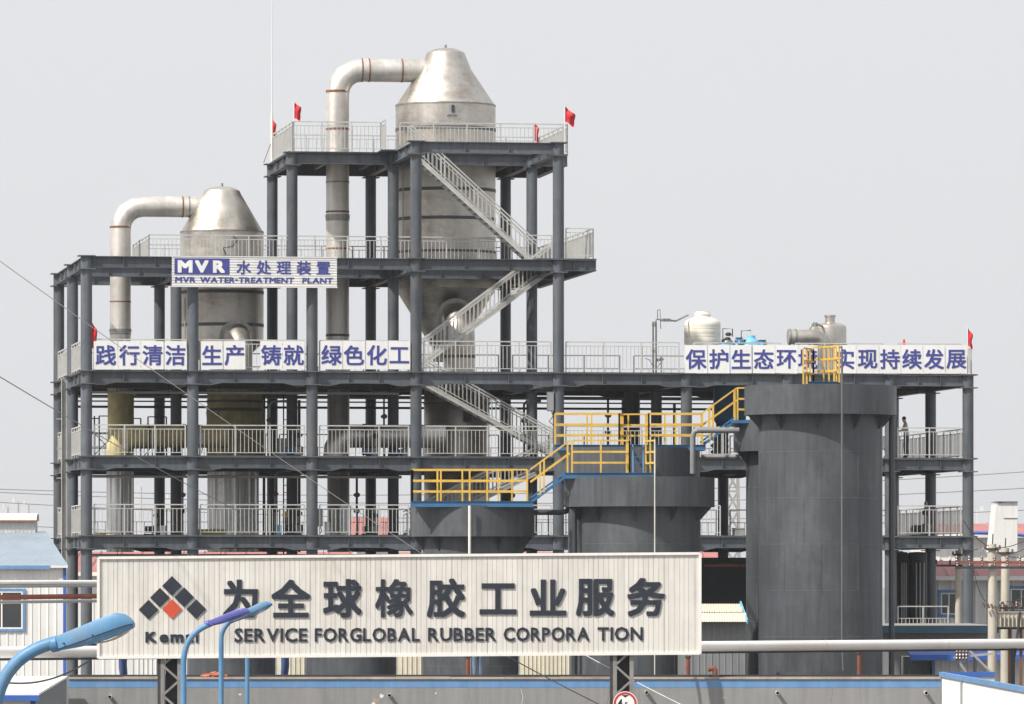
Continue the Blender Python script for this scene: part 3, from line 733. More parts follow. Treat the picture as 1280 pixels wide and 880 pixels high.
sv = thing('steam_separator', 'rounded stainless separator drum with top nozzle on the roof deck', 'vessel', (u, v, L[3] + dz), True)
cyl_prof(u, v, [(20.5, 470), (20.5, 411), (19.5, 407.5), (15, 404.8), (6.2, 403.3), (6.2, 396)], 40).build('shell', 'stainless', sv, True)
cyl_prof(u, v, [(0, 394), (7.3, 394), (7.3, 396), (0, 396)], 24).build('nozzle_flange', 'stainless', sv, True)
for y in (430, 433): cyl_prof(u, v, [(20, y - .7), (21.8, y - .7), (21.8, y + .7), (20, y + .7)], 32).build('band', 'stainless_dark', sv, True)
v = 3.0; uu = U(1028, v); pm = PM(uu, v); zc = ZB(421.5, uu, v); rr = 9.3 / pm; br = 10 / pm
ed = thing('suction_duct', 'stainless elbow duct dropping in the gap of the roof slogan', 'duct', (uu, v, L[3] + dz), True)
path = [(U(985, v), v, zc)] + [(a, v, b_) for a, b_ in arc((uu - br, zc - br), br, math.pi / 2, 0, 5)] + [(uu, v, L[3] + dz)]
eo = MB().sweep(path, rr, 24).build('elbow', 'stainless', ed, True)
for x in (987, 994): q = U(x, v); MB().tube((q - .03, v, zc), (q + .03, v, zc), rr + .03, 24).build('flange', 'stainless_dark', ed, True)
MB().bar((U(997, v), v - .2, zc - .2), (U(1003, v), v - .2, L[3] + .5), .12, .06).build('support', 'stainless_dark', ed)
for k, (px_, y0_, lab) in enumerate([(924, 422, 'small blue valve fitting between the two filter vessels'), (953, 425, 'small blue valve fitting beyond the wide filter vessel')]):
    v = 2.3; u = U(px_, v); t = thing('valve_fitting', lab, 'valve', (u, v, L[3] + dz), True)
    MB().tube((u, v, L[3] + dz), (u, v, ZB(y0_ + 4, u, v)), .06, 8).build('stem', 'vessel_cyan', t, True)
    b = MB(); valve(b, (u, v, ZB(y0_ + 4, u, v)), .11); b.build('valve', 'vessel_cyan', t, True)
    MB().tube((u, v, ZB(y0_ + 1, u, v)), (u, v, ZB(y0_, u, v)), .16, 12).build('hand_wheel', 'dark_metal', t)
v = 3.6; u = U(1012, v); t = thing('bypass_pipe', 'thin bent stainless bypass pipe above the suction duct', 'pipe', (u, v, L[3] + dz), True)
MB().sweep([(u, v, L[3] + dz), (u, v, ZB(412, u, v)), (U(1014, v), v, ZB(407, u, v)), (U(1022, v), v, ZB(405, u, v)), (U(1030, v), v + .4, ZB(407, u, v))], .05, 10).build('tube', 'stainless', t, True)
b = MB(); valve(b, (U(1019, v), v, ZB(405.6, u, v)), .08); b.build('valve', 'stainless_dark', t, True)
# dark blue vessel under the roof deck
v = 4.0; u = U(912, v)
bv = thing('blue_vessel', 'dark blue round bottomed vessel under the roof deck beside the tall tank', 'vessel', (u, v, ZB(533, u, v)), True)
cyl_prof(u, v, [(0, 534), (10, 533), (17, 530), (20.5, 524), (20.5, 484), (0, 484)], 32).build('shell', 'vessel_blue', bv, True)
for dx in (-.5, .5): MB().box(u + dx - .05, u + dx + .05, v - .05, v + .05, L[2] + dz, ZB(528, u, v)).build('leg', 'dark_metal', bv)
for k, (px, y0, y1, lab) in enumerate([(893, 545, 572, 'small dark valve cluster on the deck beside the blue vessel'), (904, 538, 572, 'dark pump set below the blue vessel')]):
    v = 2.0; u = U(px, v); t = thing('valve_cluster', lab, 'valve', (u, v, L[2] + dz), True)
    MB().tube((u, v, L[2] + dz), (u, v, ZB(y0, u, v)), .05, 8).build('stem', 'dark_metal', t)
    for y in (y0 + 3, y0 + 12, y0 + 20):
        mb = MB(); valve(mb, (u, v, ZB(y, u, v)), .13 if k else .09); mb.build('valve', 'dark_metal', t, True)

# ------------------------------------------------------------------ clutter on the decks
def deckbox(name, label, cat, px0, px1, ytop, k, v, m, drum=False):
    ua, ub = U(px0, v), U(px1, v); zt = ZB(ytop, ua, v); zb = L[k] + dz
    t = thing(name, label, cat, ((ua + ub) / 2, v, zb), True)
    if drum:
        r = (ub - ua) / 2; cu = (ua + ub) / 2; h = zt - zb
        MB().lathe([(0, zb), (r, zb), (r * .97, zb + h * .33), (r, zb + h * .34), (r * .97, zb + h * .66), (r, zb + h * .67), (r, zt), (r * .9, zt), (r * .9, zt - .02), (0, zt - .02)], cu, v, 20).build('shell', m, t, True)
        MB().lathe([(r * .2, zt - .02), (r * .2, zt + .02), (0, zt + .02)], cu + r * .4, v, 8).build('bung', 'dark_metal', t, True)
    else:
        MB().box(ua, ub, v - .3, v + .3, zb, zt - .03).build('body', m, t)
        MB().box(ua - .02, ub + .02, v - .32, v + .32, zt - .03, zt).build('lid', m, t)
    return t
deckbox('bucket', 'blue bucket standing behind the lowest railing of the second bay', 'bucket', 345, 352, 656, 1, 1.2, 'bucket_blue', True)
deckbox('tool_chest', 'low olive chest beside the wide foil clad column', 'chest', 249, 281, 661.5, 1, 1.5, 'olive_box')
deckbox('storage_drum', 'tall pale drum behind the lowest railing beside the exhaust duct', 'drum', 425, 439, 632, 1, 3.0, 'board_white', True)
deckbox('storage_drum', 'wide pale drum second from the short drum on the lowest deck', 'drum', 413, 425, 636, 1, 3.4, 'galvanised', True)
deckbox('storage_drum', 'short pale drum on the lowest deck near the third column', 'drum', 405.5, 413, 653, 1, 2.0, 'board_white', True)
deckbox('cable_spool', 'white wrapped bundle on the lowest deck of the first bay', 'bundle', 200, 208, 657, 1, 2.0, 'board_white', True)
deckbox('control_box', 'grey control box on the second deck behind the second bay railing', 'control box', 348, 357, 548, 2, 5.0, 'galvanised_dull')
deckbox('crate', 'pale crate on the lowest deck between the two largest tanks', 'crate', 917, 929, 660, 1, 1.0, 'galvanised_dull')
for k, (a, b_, y) in enumerate(((114, 133, 664.5), (118, 142, 663))):
    v = 1.0 + .4 * k; ua, ub = U(a, v), U(b_, v)
    o = MB().box(ua, ub, v, v + .2, L[1] + dz + .05 * k, L[1] + dz + .05 + .05 * k).build('plank', 'wood'); o.location = (X0, Y0, 0); o.rotation_euler = (0, 0, TH)
    tag(o, ['shorter wooden plank lying on the lowest deck of the first bay', 'longer wooden plank lying on the lowest deck of the first bay'][k], 'plank')
gv = U(357, 2.0); o = thing('gauge', 'small brass gauge on a post behind the lowest railing', 'gauge', (gv, 2.0, L[1] + dz), True)
MB().tube((gv, 2.0, L[1] + dz), (gv, 2.0, ZB(645, gv, 2)), .03, 6).build('post', 'dark_metal', o)
MB().tube((gv, 2.03, ZB(643, gv, 2)), (gv, 1.95, ZB(643, gv, 2)), .13, 14).build('dial', 'copper_valve', o, True)
def pump(label, px, k, v, s=1.0):
    u = U(px, v); z = L[k] + dz; t = thing('pump', label, 'pump', (u, v, z), True)
    MB().box(u - .35 * s, u + .35 * s, v - .2 * s, v + .2 * s, z, z + .08).build('base', 'dark_metal', t)
    MB().tube((u - .3 * s, v, z + .28 * s), (u + .1 * s, v, z + .28 * s), .15 * s, 14).build('motor', 'walk_blue' if k == 2 else 'dark_metal', t, True)
    MB().lathe([(0, z + .08), (.2 * s, z + .1), (.2 * s, z + .42 * s), (.06 * s, z + .5 * s), (.06 * s, z + 1.3 * s), (0, z + 1.3 * s)], u + .22 * s, v, 14).build('casing', 'stainless_dark', t, True)
    b = MB(); valve(b, (u + .22 * s, v - .02, z + .9 * s), .1 * s); b.build('valve', 'dark_metal', t, True)
pump('small pump with upright outlet on the second deck of the second bay', 366, 2, 3.5)
pump('small pump on the second deck below the exhaust duct', 462, 2, 4.5)
pump('second small pump on the second deck nearest the stair', 500, 2, 5.2, .9)
pump('small dark pump on the lowest deck behind the brass gauge', 366, 1, 4.0)
pump('small dark pump on the lowest deck of the third bay', 462, 1, 3.0, .9)
pump('small dark pump on the lowest deck beside the first foil riser', 190, 1, 4.0, .9)
pump('pump by the end bay railing on the lowest deck', 1150, 1, 5.0, 1.1)
for k, (lv, vv, lab) in enumerate([(2, 2.2, 'galvanised cable tray slung under the second deck'), (3, 3.0, 'galvanised cable tray slung under the slogan deck'), (1, 2.6, 'galvanised cable tray slung under the lowest visible deck')]):
    z_ = L[lv] - .75; ua_, ub_ = UC[0] + .4, UC[3] - .3
    t = thing('cable_tray', lab, 'cable tray', (ua_, vv, z_), True)
    for q in (-.15, .15): MB().bar((ua_, vv + q, z_), (ub_, vv + q, z_), .02, .09).build('side_rail', 'galvanised_dull', t)
    for j in range(6):
        uu_ = ua_ + (ub_ - ua_) * (j + .5) / 6; MB().bar((uu_, vv - .17, z_), (uu_, vv - .17, L[lv] - .01), .02, .02).build('hanger', 'dark_metal', t)
    for j in range(3): MB().sweep([(ua_ + (ub_ - ua_) * i / 10, vv - .08 + .08 * j, z_ + .03 + random.uniform(0, .02)) for i in range(11)], .022, 6).build('cable', 'cable_black', t)
for k, (px_, y0_, y1_, vv, lab) in enumerate([(688, 490, 514, -.1, 'grey junction box mounted beside the tall column at the stair foot'), (399, 636, 658, .3, 'grey junction box on the third front column at the lowest deck'), (250, 540, 556, .3, 'grey junction box on the second front column at the duct deck'), (1104, 545, 562, .3, 'grey junction box near the pale service duct')]):
    uu_ = U(px_, vv); t = thing('junction_box', lab, 'junction box', (uu_, vv, ZB(y1_, uu_, vv)), True)
    MB().box(uu_ - .13, uu_ + .13, vv - .1, vv + .1, ZB(y1_, uu_, vv), ZB(y0_, uu_, vv)).build('case', 'shed_grey', t)
    MB().box(uu_ - .11, uu_ + .11, vv - .115, vv - .101, ZB(y1_, uu_, vv) + .03, ZB(y0_, uu_, vv) - .03).build('door', 'pipe_grey', t)
    MB().sweep([(uu_ + .05, vv, ZB(y1_, uu_, vv)), (uu_ + .1, vv - .05, ZB(y1_ + 6, uu_, vv)), (uu_ - .05, vv, ZB(y1_ + 13, uu_, vv)), (uu_ + .15, vv, ZB(y1_ + 18, uu_, vv))], .018, 6).build('cable', 'cable_black', t)
for k, (px_, vv, y0_, y1_, r_, m_, lab) in enumerate([(337, 6.0, 500, 572, .045, 'pipe_grey', 'slim grey pipe drop beside the wrapped vessel'), (344, 6.4, 588, 672, .05, 'pipe_grey', 'slim grey pipe drop above the blue bucket'), (446, 6.0, 590, 672, .05, 'dark_metal', 'slim dark pipe drop beside the exhaust duct riser'), (480, 6.2, 492, 574, .04, 'dark_metal', 'slim dark pipe drop between the stair and the exhaust duct'),
                                                     (228, 6.0, 590, 672, .05, 'pipe_grey', 'slim grey pipe drop between the two foil clad risers'), (640, 7.6, 590, 674, .05, 'dark_metal', 'slim dark pipe drop behind the lowest stair flight'), (655, 7.4, 500, 574, .05, 'dark_metal', 'slim dark pipe drop behind the third stair flight'), (760, 7.6, 490, 574, .05, 'dark_metal', 'slim dark pipe drop behind the middle tank walkway')]):
    uu_ = U(px_, vv); t = thing('pipe_drop', lab, 'pipe', (uu_, vv, ZB(y1_, uu_, vv)), True)
    MB().sweep([(uu_, vv, ZB(y1_, uu_, vv)), (uu_, vv, ZB(y0_ + 6, uu_, vv)), (uu_ + .1, vv, ZB(y0_ + 2, uu_, vv)), (uu_ + .7, vv, ZB(y0_ + 1, uu_, vv))], r_, 8).build('tube', m_, t, True)
    for f in (.35, .6):
        b = MB(); valve(b, (uu_, vv, ZB(y0_ + (y1_ - y0_) * f, uu_, vv)), .08); b.build('valve', 'dark_metal', t, True)
    b = MB(); zz_ = ZB(y0_ + (y1_ - y0_) * .35, uu_, vv); b.tube((uu_, vv - .1, zz_), (uu_, vv - .25, zz_), .015, 6); b.tube((uu_, vv - .24, zz_), (uu_, vv - .27, zz_), .1, 12); b.build('hand_wheel', 'rust_pipe', t)
# concrete-grey service riser panels at the end bays
for k, (px0, px1, y0, y1, v, lab) in enumerate([(1109, 1121, 484, 660, 3.2, 'pale panelled service duct beside the end bay railings'), (1109, 1121, 690, 775, 3.2, 'pale switchgear cabinet under the end bay of the frame')]):
    ua, ub = U(px0, v), U(px1, v); t = thing('service_duct' if k == 0 else 'switch_cabinet', lab, 'duct' if k == 0 else 'cabinet', (ua, v, ZB(y1, ua, v)), True)
    nn = 3
    for j in range(nn):
        za, zb = ZB(y1, ua, v) + (ZB(y0, ua, v) - ZB(y1, ua, v)) * j / nn, ZB(y1, ua, v) + (ZB(y0, ua, v) - ZB(y1, ua, v)) * (j + 1) / nn
        MB().box(ua, ub, v, v + .5, za + .01, zb - .01).build('panel', 'roof_concrete', t)
v = 6; u = U(1140, v)
for k, (px, w_, lab) in enumerate([(1128, 14, 'slim dark storage cylinder under the end bay'), (1147, 24, 'wide dark storage cylinder under the end bay')]):
    u = U(px, v); t = thing('storage_cylinder', lab, 'tank', (u, v, 0), True); r = w_ / 2 / PM(u, v)
    MB().lathe([(r, .3), (r, L[1] - .62), (r * .9, L[1] - .58), (0, L[1] - .56)], u, v, 24).build('shell', 'dark_metal', t, True)
    for q in (-1, 1): MB().box(u + q * r * .7 - .06, u + q * r * .7 + .06, v - .1, v + .1, 0, .4).build('leg', 'dark_metal', t)
    for j in range(3): MB().tube((u + r * (.4 - .4 * j), v - r - .08, .2), (u + r * (.4 - .4 * j), v - r - .08, L[1] - 1), .03, 6).build('pipe', 'pipe_grey', t, True)
# added dark box standing in for deep shade below the deck between the tanks
v = 4; ua, ub = U(705, v), U(1000, v)
mr_ = thing('shade_box', 'added dark box making the deep shade below the lowest deck behind the tanks', 'building', ((ua + ub) / 2, v, 0), True)
MB().box(ua, ub, v + 2, v + 9, 0, L[1] - .8).build('wall', 'dark_metal', mr_)
for j in range(4):
    q = ua + (ub - ua) * (j + .5) / 4; MB().box(q - .6, q + .6, v + 1.95, v + 2, 1.2, 3.2).build('window', 'window_glass', mr_)
z = ZB(706.5, U(900, 2), 2)
pipe_run('rusty red pipe crossing the dark opening between the tanks', [(U(880, 2), 2.0, z), (U(975, 2), 2.0, z)], .07, 'rust_pipe')

# ------------------------------------------------------------------ the dark round tanks
def tank(label, px, Yc, rb_px, rr_px, ytop, yring, extras=True, gus=10, plates=8, a_off=0.0):
    X = WX(px, Yc); pm = F / Yc; Zp = lambda y: WZ(y, Yc)
    rb_, rr = rb_px / pm, rr_px / pm
    t = thing('round_tank', label, 'tank', (X, Yc, 0), False, 'dark grey round tanks')
    MB().lathe([(rb_, 0), (rb_, Zp(ytop) - .12)], X, Yc, 64).build('body', 'tank_grey', t, True)
    z0_, z1_ = Zp(yring), Zp(ytop)
    for k in range(plates):      # rolled plates of the overflow ring
        a0 = 2 * math.pi * k / plates + a_off; a1 = 2 * math.pi * (k + 1) / plates + a_off - .002
        mb = MB(); mb.lathe([(rr, z0_), (rr, z1_), (rr - .012, z1_), (rr - .012, z0_ + .01), (rr, z0_)], X, Yc, 10, a0, a1)
        mb.build('ring_plate', 'tank_grey', t, True)
    MB().lathe([(rb_ - .01, z0_ + .012), (rr - .013, z0_ + .012)], X, Yc, 64).build('ring_floor', 'tank_grey', t, True)
    MB().lathe([(0, z1_ - .2), (rr - .014, z1_ - .2)], X, Yc, 48).build('cover', 'tank_grey', t, True)
    for k in range(gus):
        a = 2 * math.pi * (k + .35) / gus; c, s = math.cos(a), math.sin(a); n = Vector((-s, c, 0)) * .015
        P = [Vector((X + c * (rb_ - .005), Yc + s * (rb_ - .005), z0_ + .008)), Vector((X + c * (rr - .02), Yc + s * (rr - .02), z0_ + .008)), Vector((X + c * (rb_ - .005), Yc + s * (rb_ - .005), z0_ - .52))]
        MB().prism([p - n for p in P], n * 2).build('gusset', 'tank_grey', t)
    sm = MB(); zz = z0_ - 1.3
    while zz > 1:
        sm.lathe([(rb_ - .01, zz - .012), (rb_ + .006, zz), (rb_ - .01, zz + .012)], X, Yc, 64); zz -= 1.62
    if extras: sm.build('weld_seam', 'tank_seam', t, True)
    zz = z0_ - 1.3; k = 0; vj = MB()
    while extras and zz > 2.6:
        for a in (R(232) + k * .35, R(268) + k * .35, R(304) - k * .25):
            c, s_ = math.cos(a), math.sin(a); vj.bar((X + c * (rb_ + .001), Yc + s_ * (rb_ + .001), zz - 1.6), (X + c * (rb_ + .001), Yc + s_ * (rb_ + .001), zz - .02), .02, .012)
        zz -= 1.62; k = (k + 1) % 2
    if extras: vj.build('plate_joint', 'tank_grey', t)
    return t, X, Zp, rb_, rr
YF, YB = 220.0, 226.6
T1 = tank('smallest dark tank with yellow railing nearest the billboard centre', 591, YF, 63, 77, 632.5, 671)
T2 = tank('dark tank with ring collar directly above the end of the billboard', 799, YF, 76.5, 94.3, 597, 634, a_off=R(278) - 2 * math.pi / 8 * 6)
T3 = tank('dark tank with blue topped walkway standing behind the middle tank', 784, YB, 74, 91, 560.5, 597, False)
T4 = tank('dark tank partly hidden behind the tallest tank', 1010, YB, 77.5, 93, 526, 565)
T5 = tank('tallest and widest dark tank rising beside the roof slogan', 1025.5, YF, 77.5, 95, 483, 519.5, a_off=R(270) - 2 * math.pi / 8 * 6)
for px, hw, lab in ((290, 54, 'low dark tank behind the billboard near the logo post'), (438, 57, 'low dark tank behind the billboard beside the third worker')):
    tank(lab, px, YF + 1, hw, hw + 12, 716, 750, False)

def yrail(path, z, parent, h=1.13, gap=1.0):
    """yellow three-rail guard"""
    mb = MB()
    for p, q in zip(path, path[1:]):
        p, q = Vector(p), Vector(q); d = q - p; ln = d.length; n = max(1, round(ln / gap))
        for j in range(n + 1):
            a = p + d * j / n; mb.bar((a.x, a.y, z if len(a) < 3 or a.z == 0 else a.z), (a.x, a.y, (z if a.z == 0 else a.z) + h), .06, .06)
        for rr, ww in ((1, .055), (.66, .07), (.33, .07)):
            mb.bar((p.x, p.y, (z if p.z == 0 else p.z) + h * rr), (q.x, q.y, (z if q.z == 0 else q.z) + h * rr), .05, ww)
    return mb.build('guard_rail', 'rail_yellow', parent)
def walkway(label, px0, px1, ydeck, Yf, depth, name='tank_walkway', fasc=.16):
    a, b_, z = WX(px0, Yf), WX(px1, Yf), WZ(ydeck, Yf)
    t = thing(name, label, 'walkway', ((a + b_) / 2, Yf, z - fasc))
    MB().box(a, b_, Yf + .06, Yf + depth - .06, z - .05, z).build('deck_plate', 'walk_blue', t)
    for yy in (Yf, Yf + depth): 
        mb = MB(); mb.box(a, b_, yy - .01, yy + .01, z - fasc, z + .02); mb.box(a, b_, yy - .05, yy + .05, z - fasc - .012, z - fasc); mb.box(a, b_, yy - .05, yy + .05, z + .02, z + .032); mb.build('edge_channel', 'walk_blue', t)
    return t, a, b_, z
Yw = YF - 1.35
Y1 = YF - 2.1
w1, a, b_, z = walkway('blue edged walkway with yellow railing on the smallest tank', 514, 667, 627.5, Y1, 1.1)
yrail([(a + .03, Y1 + .02, 0), (WX(659, Y1), Y1 + .02, 0)], z, w1)
yrail([(a + .03, Y1 + 1.1, 0), (WX(640, Y1), Y1 + 1.1, 0)], z, w1, gap=.8)
yrail([(a + .03, Y1 + .02, 0), (a + .03, Y1 + 1.1, 0)], z, w1)
w2, a2, b2, zz2 = walkway('blue edged walkway with yellow railing on the tank above the billboard end', 706, 819, 592, Yw, 1.1)
yrail([(WX(715, Yw), Yw + .02, 0), (WX(787, Yw), Yw + .02, 0)], zz2, w2, 1.16)
yrail([(WX(787, Yw), Yw + .02, 0), (WX(784, Yw), Yw + 1.1, 0)], zz2, w2, 1.16, .55)
yrail([(WX(808, Yw), Yw + 1.1, 0), (WX(818.5, Yw), Yw + .02, 0)], zz2, w2, 1.16, .55)
Yv = YB - 1.5
w3, a3, b3, zz3 = walkway('upper blue walkway with yellow railing on the tank behind', 693, 882, 557, Yv, 1.1)
yrail([(WX(694, Yv), Yv + .02, 0), (WX(774, Yv), Yv + .02, 0)], zz3, w3, 1.16, 1.3)
yrail([(WX(811, Yv), Yv + .02, 0), (WX(878, Yv), Yv + .02, 0)], zz3, w3, 1.16, 1.1)
yrail([(WX(694, Yv), Yv + 1.1, 0), (WX(878, Yv), Yv + 1.1, 0)], zz3, w3, 1.16, 1.4)
yrail([(WX(774, Yv), Yv + .02, 0), (WX(779, Yv), Yv + 1.0, 0)], zz3, w3, 1.16, .35)
yrail([(WX(811, Yv), Yv + .02, 0), (WX(808, Yv), Yv + 1.0, 0)], zz3, w3, 1.16, .35)
Yx = YF - 1.9
w5, a5, b5, zz5 = walkway('small blue landing with yellow cage railing on the tallest tank', 1010, 1050, 478, Yx, 1.4)
yrail([(WX(1004, Yx), Yx - .1, 0), (WX(1019, Yx), Yx + 1.3, 0)], zz5 - .08, w5, 1.28, .5)
yrail([(WX(1019, Yx), Yx + 1.3, 0), (WX(1048, Yx), Yx + 1.3, 0)], zz5, w5, 1.28, 1.0)
yrail([(WX(1032, Yx), Yx + 1.3, 0), (WX(1049, Yx), Yx - .05, 0)], zz5, w5, 1.28, .5)
def tstair(label, p, q, wid=.8):
    t = thing('tank_stair', label, 'stairs', (p[0], p[1], min(p[2], q[2])))
    p, q = Vector(p), Vector(q); d = q - p; s = Vector((-d.y, d.x, 0)).normalized()
    for k in (0, 1):
        o = s * wid * k
        MB().bar(p + o, q + o, .05, .1).build('stringer', 'walk_blue', t)
        MB().bar(p + o + Vector((0, 0, .15)), q + o + Vector((0, 0, .15)), .05, .06).build('stringer', 'walk_blue', t)
        mb = MB()
        for hh, ww in ((1.16, .05), (.72, .07)): mb.bar(p + o + Vector((0, 0, hh)), q + o + Vector((0, 0, hh)), .05, ww)
        for f in (.25, .35, .95): a = p + o + d * f; mb.bar(a, a + Vector((0, 0, 1.16)), .055, .055)
        mb.build('handrail', 'rail_yellow', t)
    for j in range(1, 6):
        a = p + d * j / 6; MB().bar(a + s * .03, a + s * (wid - .03), .2, .03).build('tread', 'walk_blue', t)
tstair('short blue stair climbing from the smallest tank to its neighbour', (WX(663, Yw), Yw + .1, z), (WX(712, Yw), Yw + .1, zz2))
tstair('short blue stair climbing from the upper walkway to the tallest tanks', (WX(876, Yv), Yv + .1, zz3 - .02), (WX(921, Yv), Yv + .1, WZ(525, Yv)))
yrail([(WX(922, Yv), Yv + .1, 0), (WX(940, Yv), Yv + .1, 0)], WZ(525, Yv), w3, 1.16)
MB().box(WX(915, Yv), WX(940, Yv), Yv - .05, Yv + 1.2, WZ(529, Yv), WZ(525, Yv)).build('landing', 'walk_blue', w3)
ladr = thing('blue_ladder', 'steep blue ladder between the two middle walkways', 'ladder', (WX(797, Yw), Yw + 1.2, zz2))
for dx in (792, 805): MB().bar((WX(dx, Yw), Yw + 1.2, zz2), (WX(dx - 1, Yv), Yv, zz3), .05, .09).build('side_rail', 'walk_blue', ladr)
for j in range(1, 5):
    f = j / 5; MB().bar((WX(792, Yw), Yw + 1.2 + (Yv - Yw - 1.2) * f, zz2 + (zz3 - zz2) * f), (WX(805, Yw), Yw + 1.2 + (Yv - Yw - 1.2) * f, zz2 + (zz3 - zz2) * f), .12, .03).build('tread', 'walk_blue', ladr)
def wpipe(label, pts, r, m, n=10, name='pipe', cat='pipe', cl=None):
    """world-frame pipe given as (px, py, Y)"""
    t = thing(name, label, cat, (WX(pts[0][0], pts[0][2]), pts[0][2], WZ(pts[0][1], pts[0][2])))
    P = [(WX(x, Y), Y, WZ(y, Y)) for x, y, Y in pts]
    MB().sweep(P, r, n).build('tube', m, t, True)
    if cl:
        b = MB()
        for (x, y, Y) in cl: b.tube((WX(x, Y), Y, WZ(y, Y) - .03), (WX(x, Y), Y, WZ(y, Y) + .03), r * 1.7, 8)
        b.build('coupling', m, t, True)
    return t
def wline(label, pts, r, m, name='pipe', cat='pipe', n=10):
    o = MB().sweep([(WX(x, Y), Y, WZ(y, Y)) for x, y, Y in pts], r, n).build(name, m, None, True)
    return tag(o, label, cat)
wline('thin white vertical pipe on the front of the smallest tank', [(587, 632, 217.6), (587, 845, 217.6)], .05, 'pole_white', 'drain_pipe')
wline('thin pale vertical pipe on the tank above the billboard end', [(818.5, 549, 217.0), (818.5, 845, 217.0)], .024, 'cable_pale', 'drain_pipe')
wline('slender grey vertical pipe down the tallest tank', [(1049, 435, 216.9), (1052, 433, 216.9), (1052.5, 437, 216.9), (1052.5, 800, 216.9), (1054, 838, 216.9)], .038, 'pipe_dark', 'drain_pipe')
wline('dark vertical pipe beside the tallest tank and the end bay', [(1114.5, 520, 220), (1114.5, 845, 220)], .10, 'tank_grey', 'drain_pipe')
wline('wide grey overflow pipe beside the tank above the billboard end', [(716.5, 636, 219.2), (716.5, 845, 219.2)], .15, 'tank_grey', 'overflow_pipe')
wline('grey bent pipe joining the upper walkway tank to the tallest tanks', [(866, 592, 221.0), (866, 546, 221.0), (867.5, 540, 221.0), (873, 538, 221.0), (924, 538, 221.0)], .10, 'pipe_mid', 'overflow_pipe', n=14)
wline('dark bent pipe between the smallest tank and its neighbour', [(664, 640.5, 220), (700, 640.5, 220), (708, 639, 220), (713, 634, 220)], .10, 'dark_metal', 'overflow_pipe')
wline('grey horizontal pipe below the blue stair at the upper walkway', [(876, 571, 227), (925, 571, 227)], .09, 'pipe_grey', 'overflow_pipe')

# ------------------------------------------------------------------ low grey roadside building with blue stripe
YW = 205.0
lb = thing('low_building', 'long low grey rendered building with a painted blue stripe', 'building', (WX(630, YW), YW, 0))
xa, xb, zt = WX(85.5, YW), WX(1176, YW), WZ(849, YW)
MB().box(xa, xb, YW, YW + .25, 0, zt).build('front_wall', 'wall_render', lb)
MB().box(xa, xa + .25, YW + .251, YW + 7, 0, zt).build('side_wall', 'wall_render', lb)
MB().box(xb - .25, xb, YW + .251, YW + 7, 0, zt).build('side_wall', 'wall_render', lb)
MB().box(xa + .25, xb - .25, YW + 6.75, YW + 7, 0, zt).build('rear_wall', 'wall_render', lb)
MB().box(xa, xb, YW - .006, YW - .001, WZ(859.5, YW), WZ(850, YW)).build('blue_stripe', 'paint_blue', lb)
MB().box(xa, xb, YW + .3, YW + 6.7, zt - .1, zt - .02).build('roof', 'roof_membrane', lb)
n = 16
for j in range(n):
    p, q = xa + (xb - xa) * j / n, xa + (xb - xa) * (j + 1) / n
    MB().box(p + .004, q - .004, YW - .05, YW + .32, zt + .001 , zt + .075 + random.uniform(-.008, .008)).build('coping_stone', 'cap_stone', lb)
MB().box(xa, xb, YW + .45, YW + .6, zt + .0, zt + .14).build('gutter_edge', 'dark_metal', lb)
for x, y in ((138, 871), (487, 869), (808, 865.5), (971.5, 866), (1157, 866)):
    X, Z = WX(x, YW), WZ(y, YW)
    p = MB(); p.lathe([(.055, -.34), (.062, -.34), (.062, .02), (.045, .02), (.045, -.30), (0, -.30)], 0, 0, 16)
    p2 = MB(); p2.add([(X + a, YW + c, Z - .0 + b) for a, b, c in p.v], p.f)
    o = p2.build('drain_spout', 'pvc', lb, True)
    MB().tube((X, YW - .05, Z), (X, YW - .30, Z), .044, 12).build('opening', 'bore_shade_black', o)  # solid black plug paints the dark inside of the spout
def patch(px, py, w_, h_, m_, seed, name):
    rn = random.Random(seed); n = 14; P = []
    for j in range(n):
        a = 2 * math.pi * j / n; r_ = rn.uniform(.55, 1.0)
        P.append((WX(px, YW) + w_ * r_ * math.cos(a), YW - .003, WZ(py, YW) + h_ * r_ * math.sin(a)))
    MB().prism(P, (0, .002, 0)).build(name, m_, lb)
for q in ((470, 876, .14, .10, 'cap_stone', 1), (477, 870, .08, .09, 'pvc', 2), (467, 879, .10, .05, 'pvc', 3), (545, 866.5, .05, .03, 'pvc', 4), (1166, 853, .12, .10, 'vessel_cyan', 5), (300, 868, .06, .04, 'pvc', 8), (905, 872, .07, .05, 'cap_stone', 9)): patch(*q, 'peeled_patch')
for px_, m_, sd in ((587, 'shed_grey', 3), (652, 'pvc', 5), (760, 'shed_grey', 6), (1040, 'shed_grey', 7), (220, 'shed_grey', 9)):
    rn = random.Random(sd); P = [(WX(px_, YW) + .03 * math.sin(j * 1.3 + sd) + rn.uniform(-.02, .02), YW - .001, WZ(861 + j * 5, YW)) for j in range(10)]
    MB().sweep(P, .007, 4).build('crack', m_, lb)
o = MB(); 
for j in range(26):
    a, b_ = random.uniform(-.5, .5), random.uniform(-.15, .15)
    s = random.uniform(.05, .11); zz = WZ(846, YW) + random.uniform(0, .12) * (1 - abs(a) * 1.6)
    X = WX(267, YW) + a * .8; o.bar((X - s, YW + .15 + b_, zz), (X + s, YW + .15 + b_ + random.uniform(-.1, .1), zz + random.uniform(-.03, .05)), s * .8, s * .5, (random.random(), random.random(), 1))
rag = o.build('rag_heap', 'rag'); tag(rag, 'small heap of reddish rags on the low wall under the billboard', 'rags'); rag['kind'] = 'stuff'
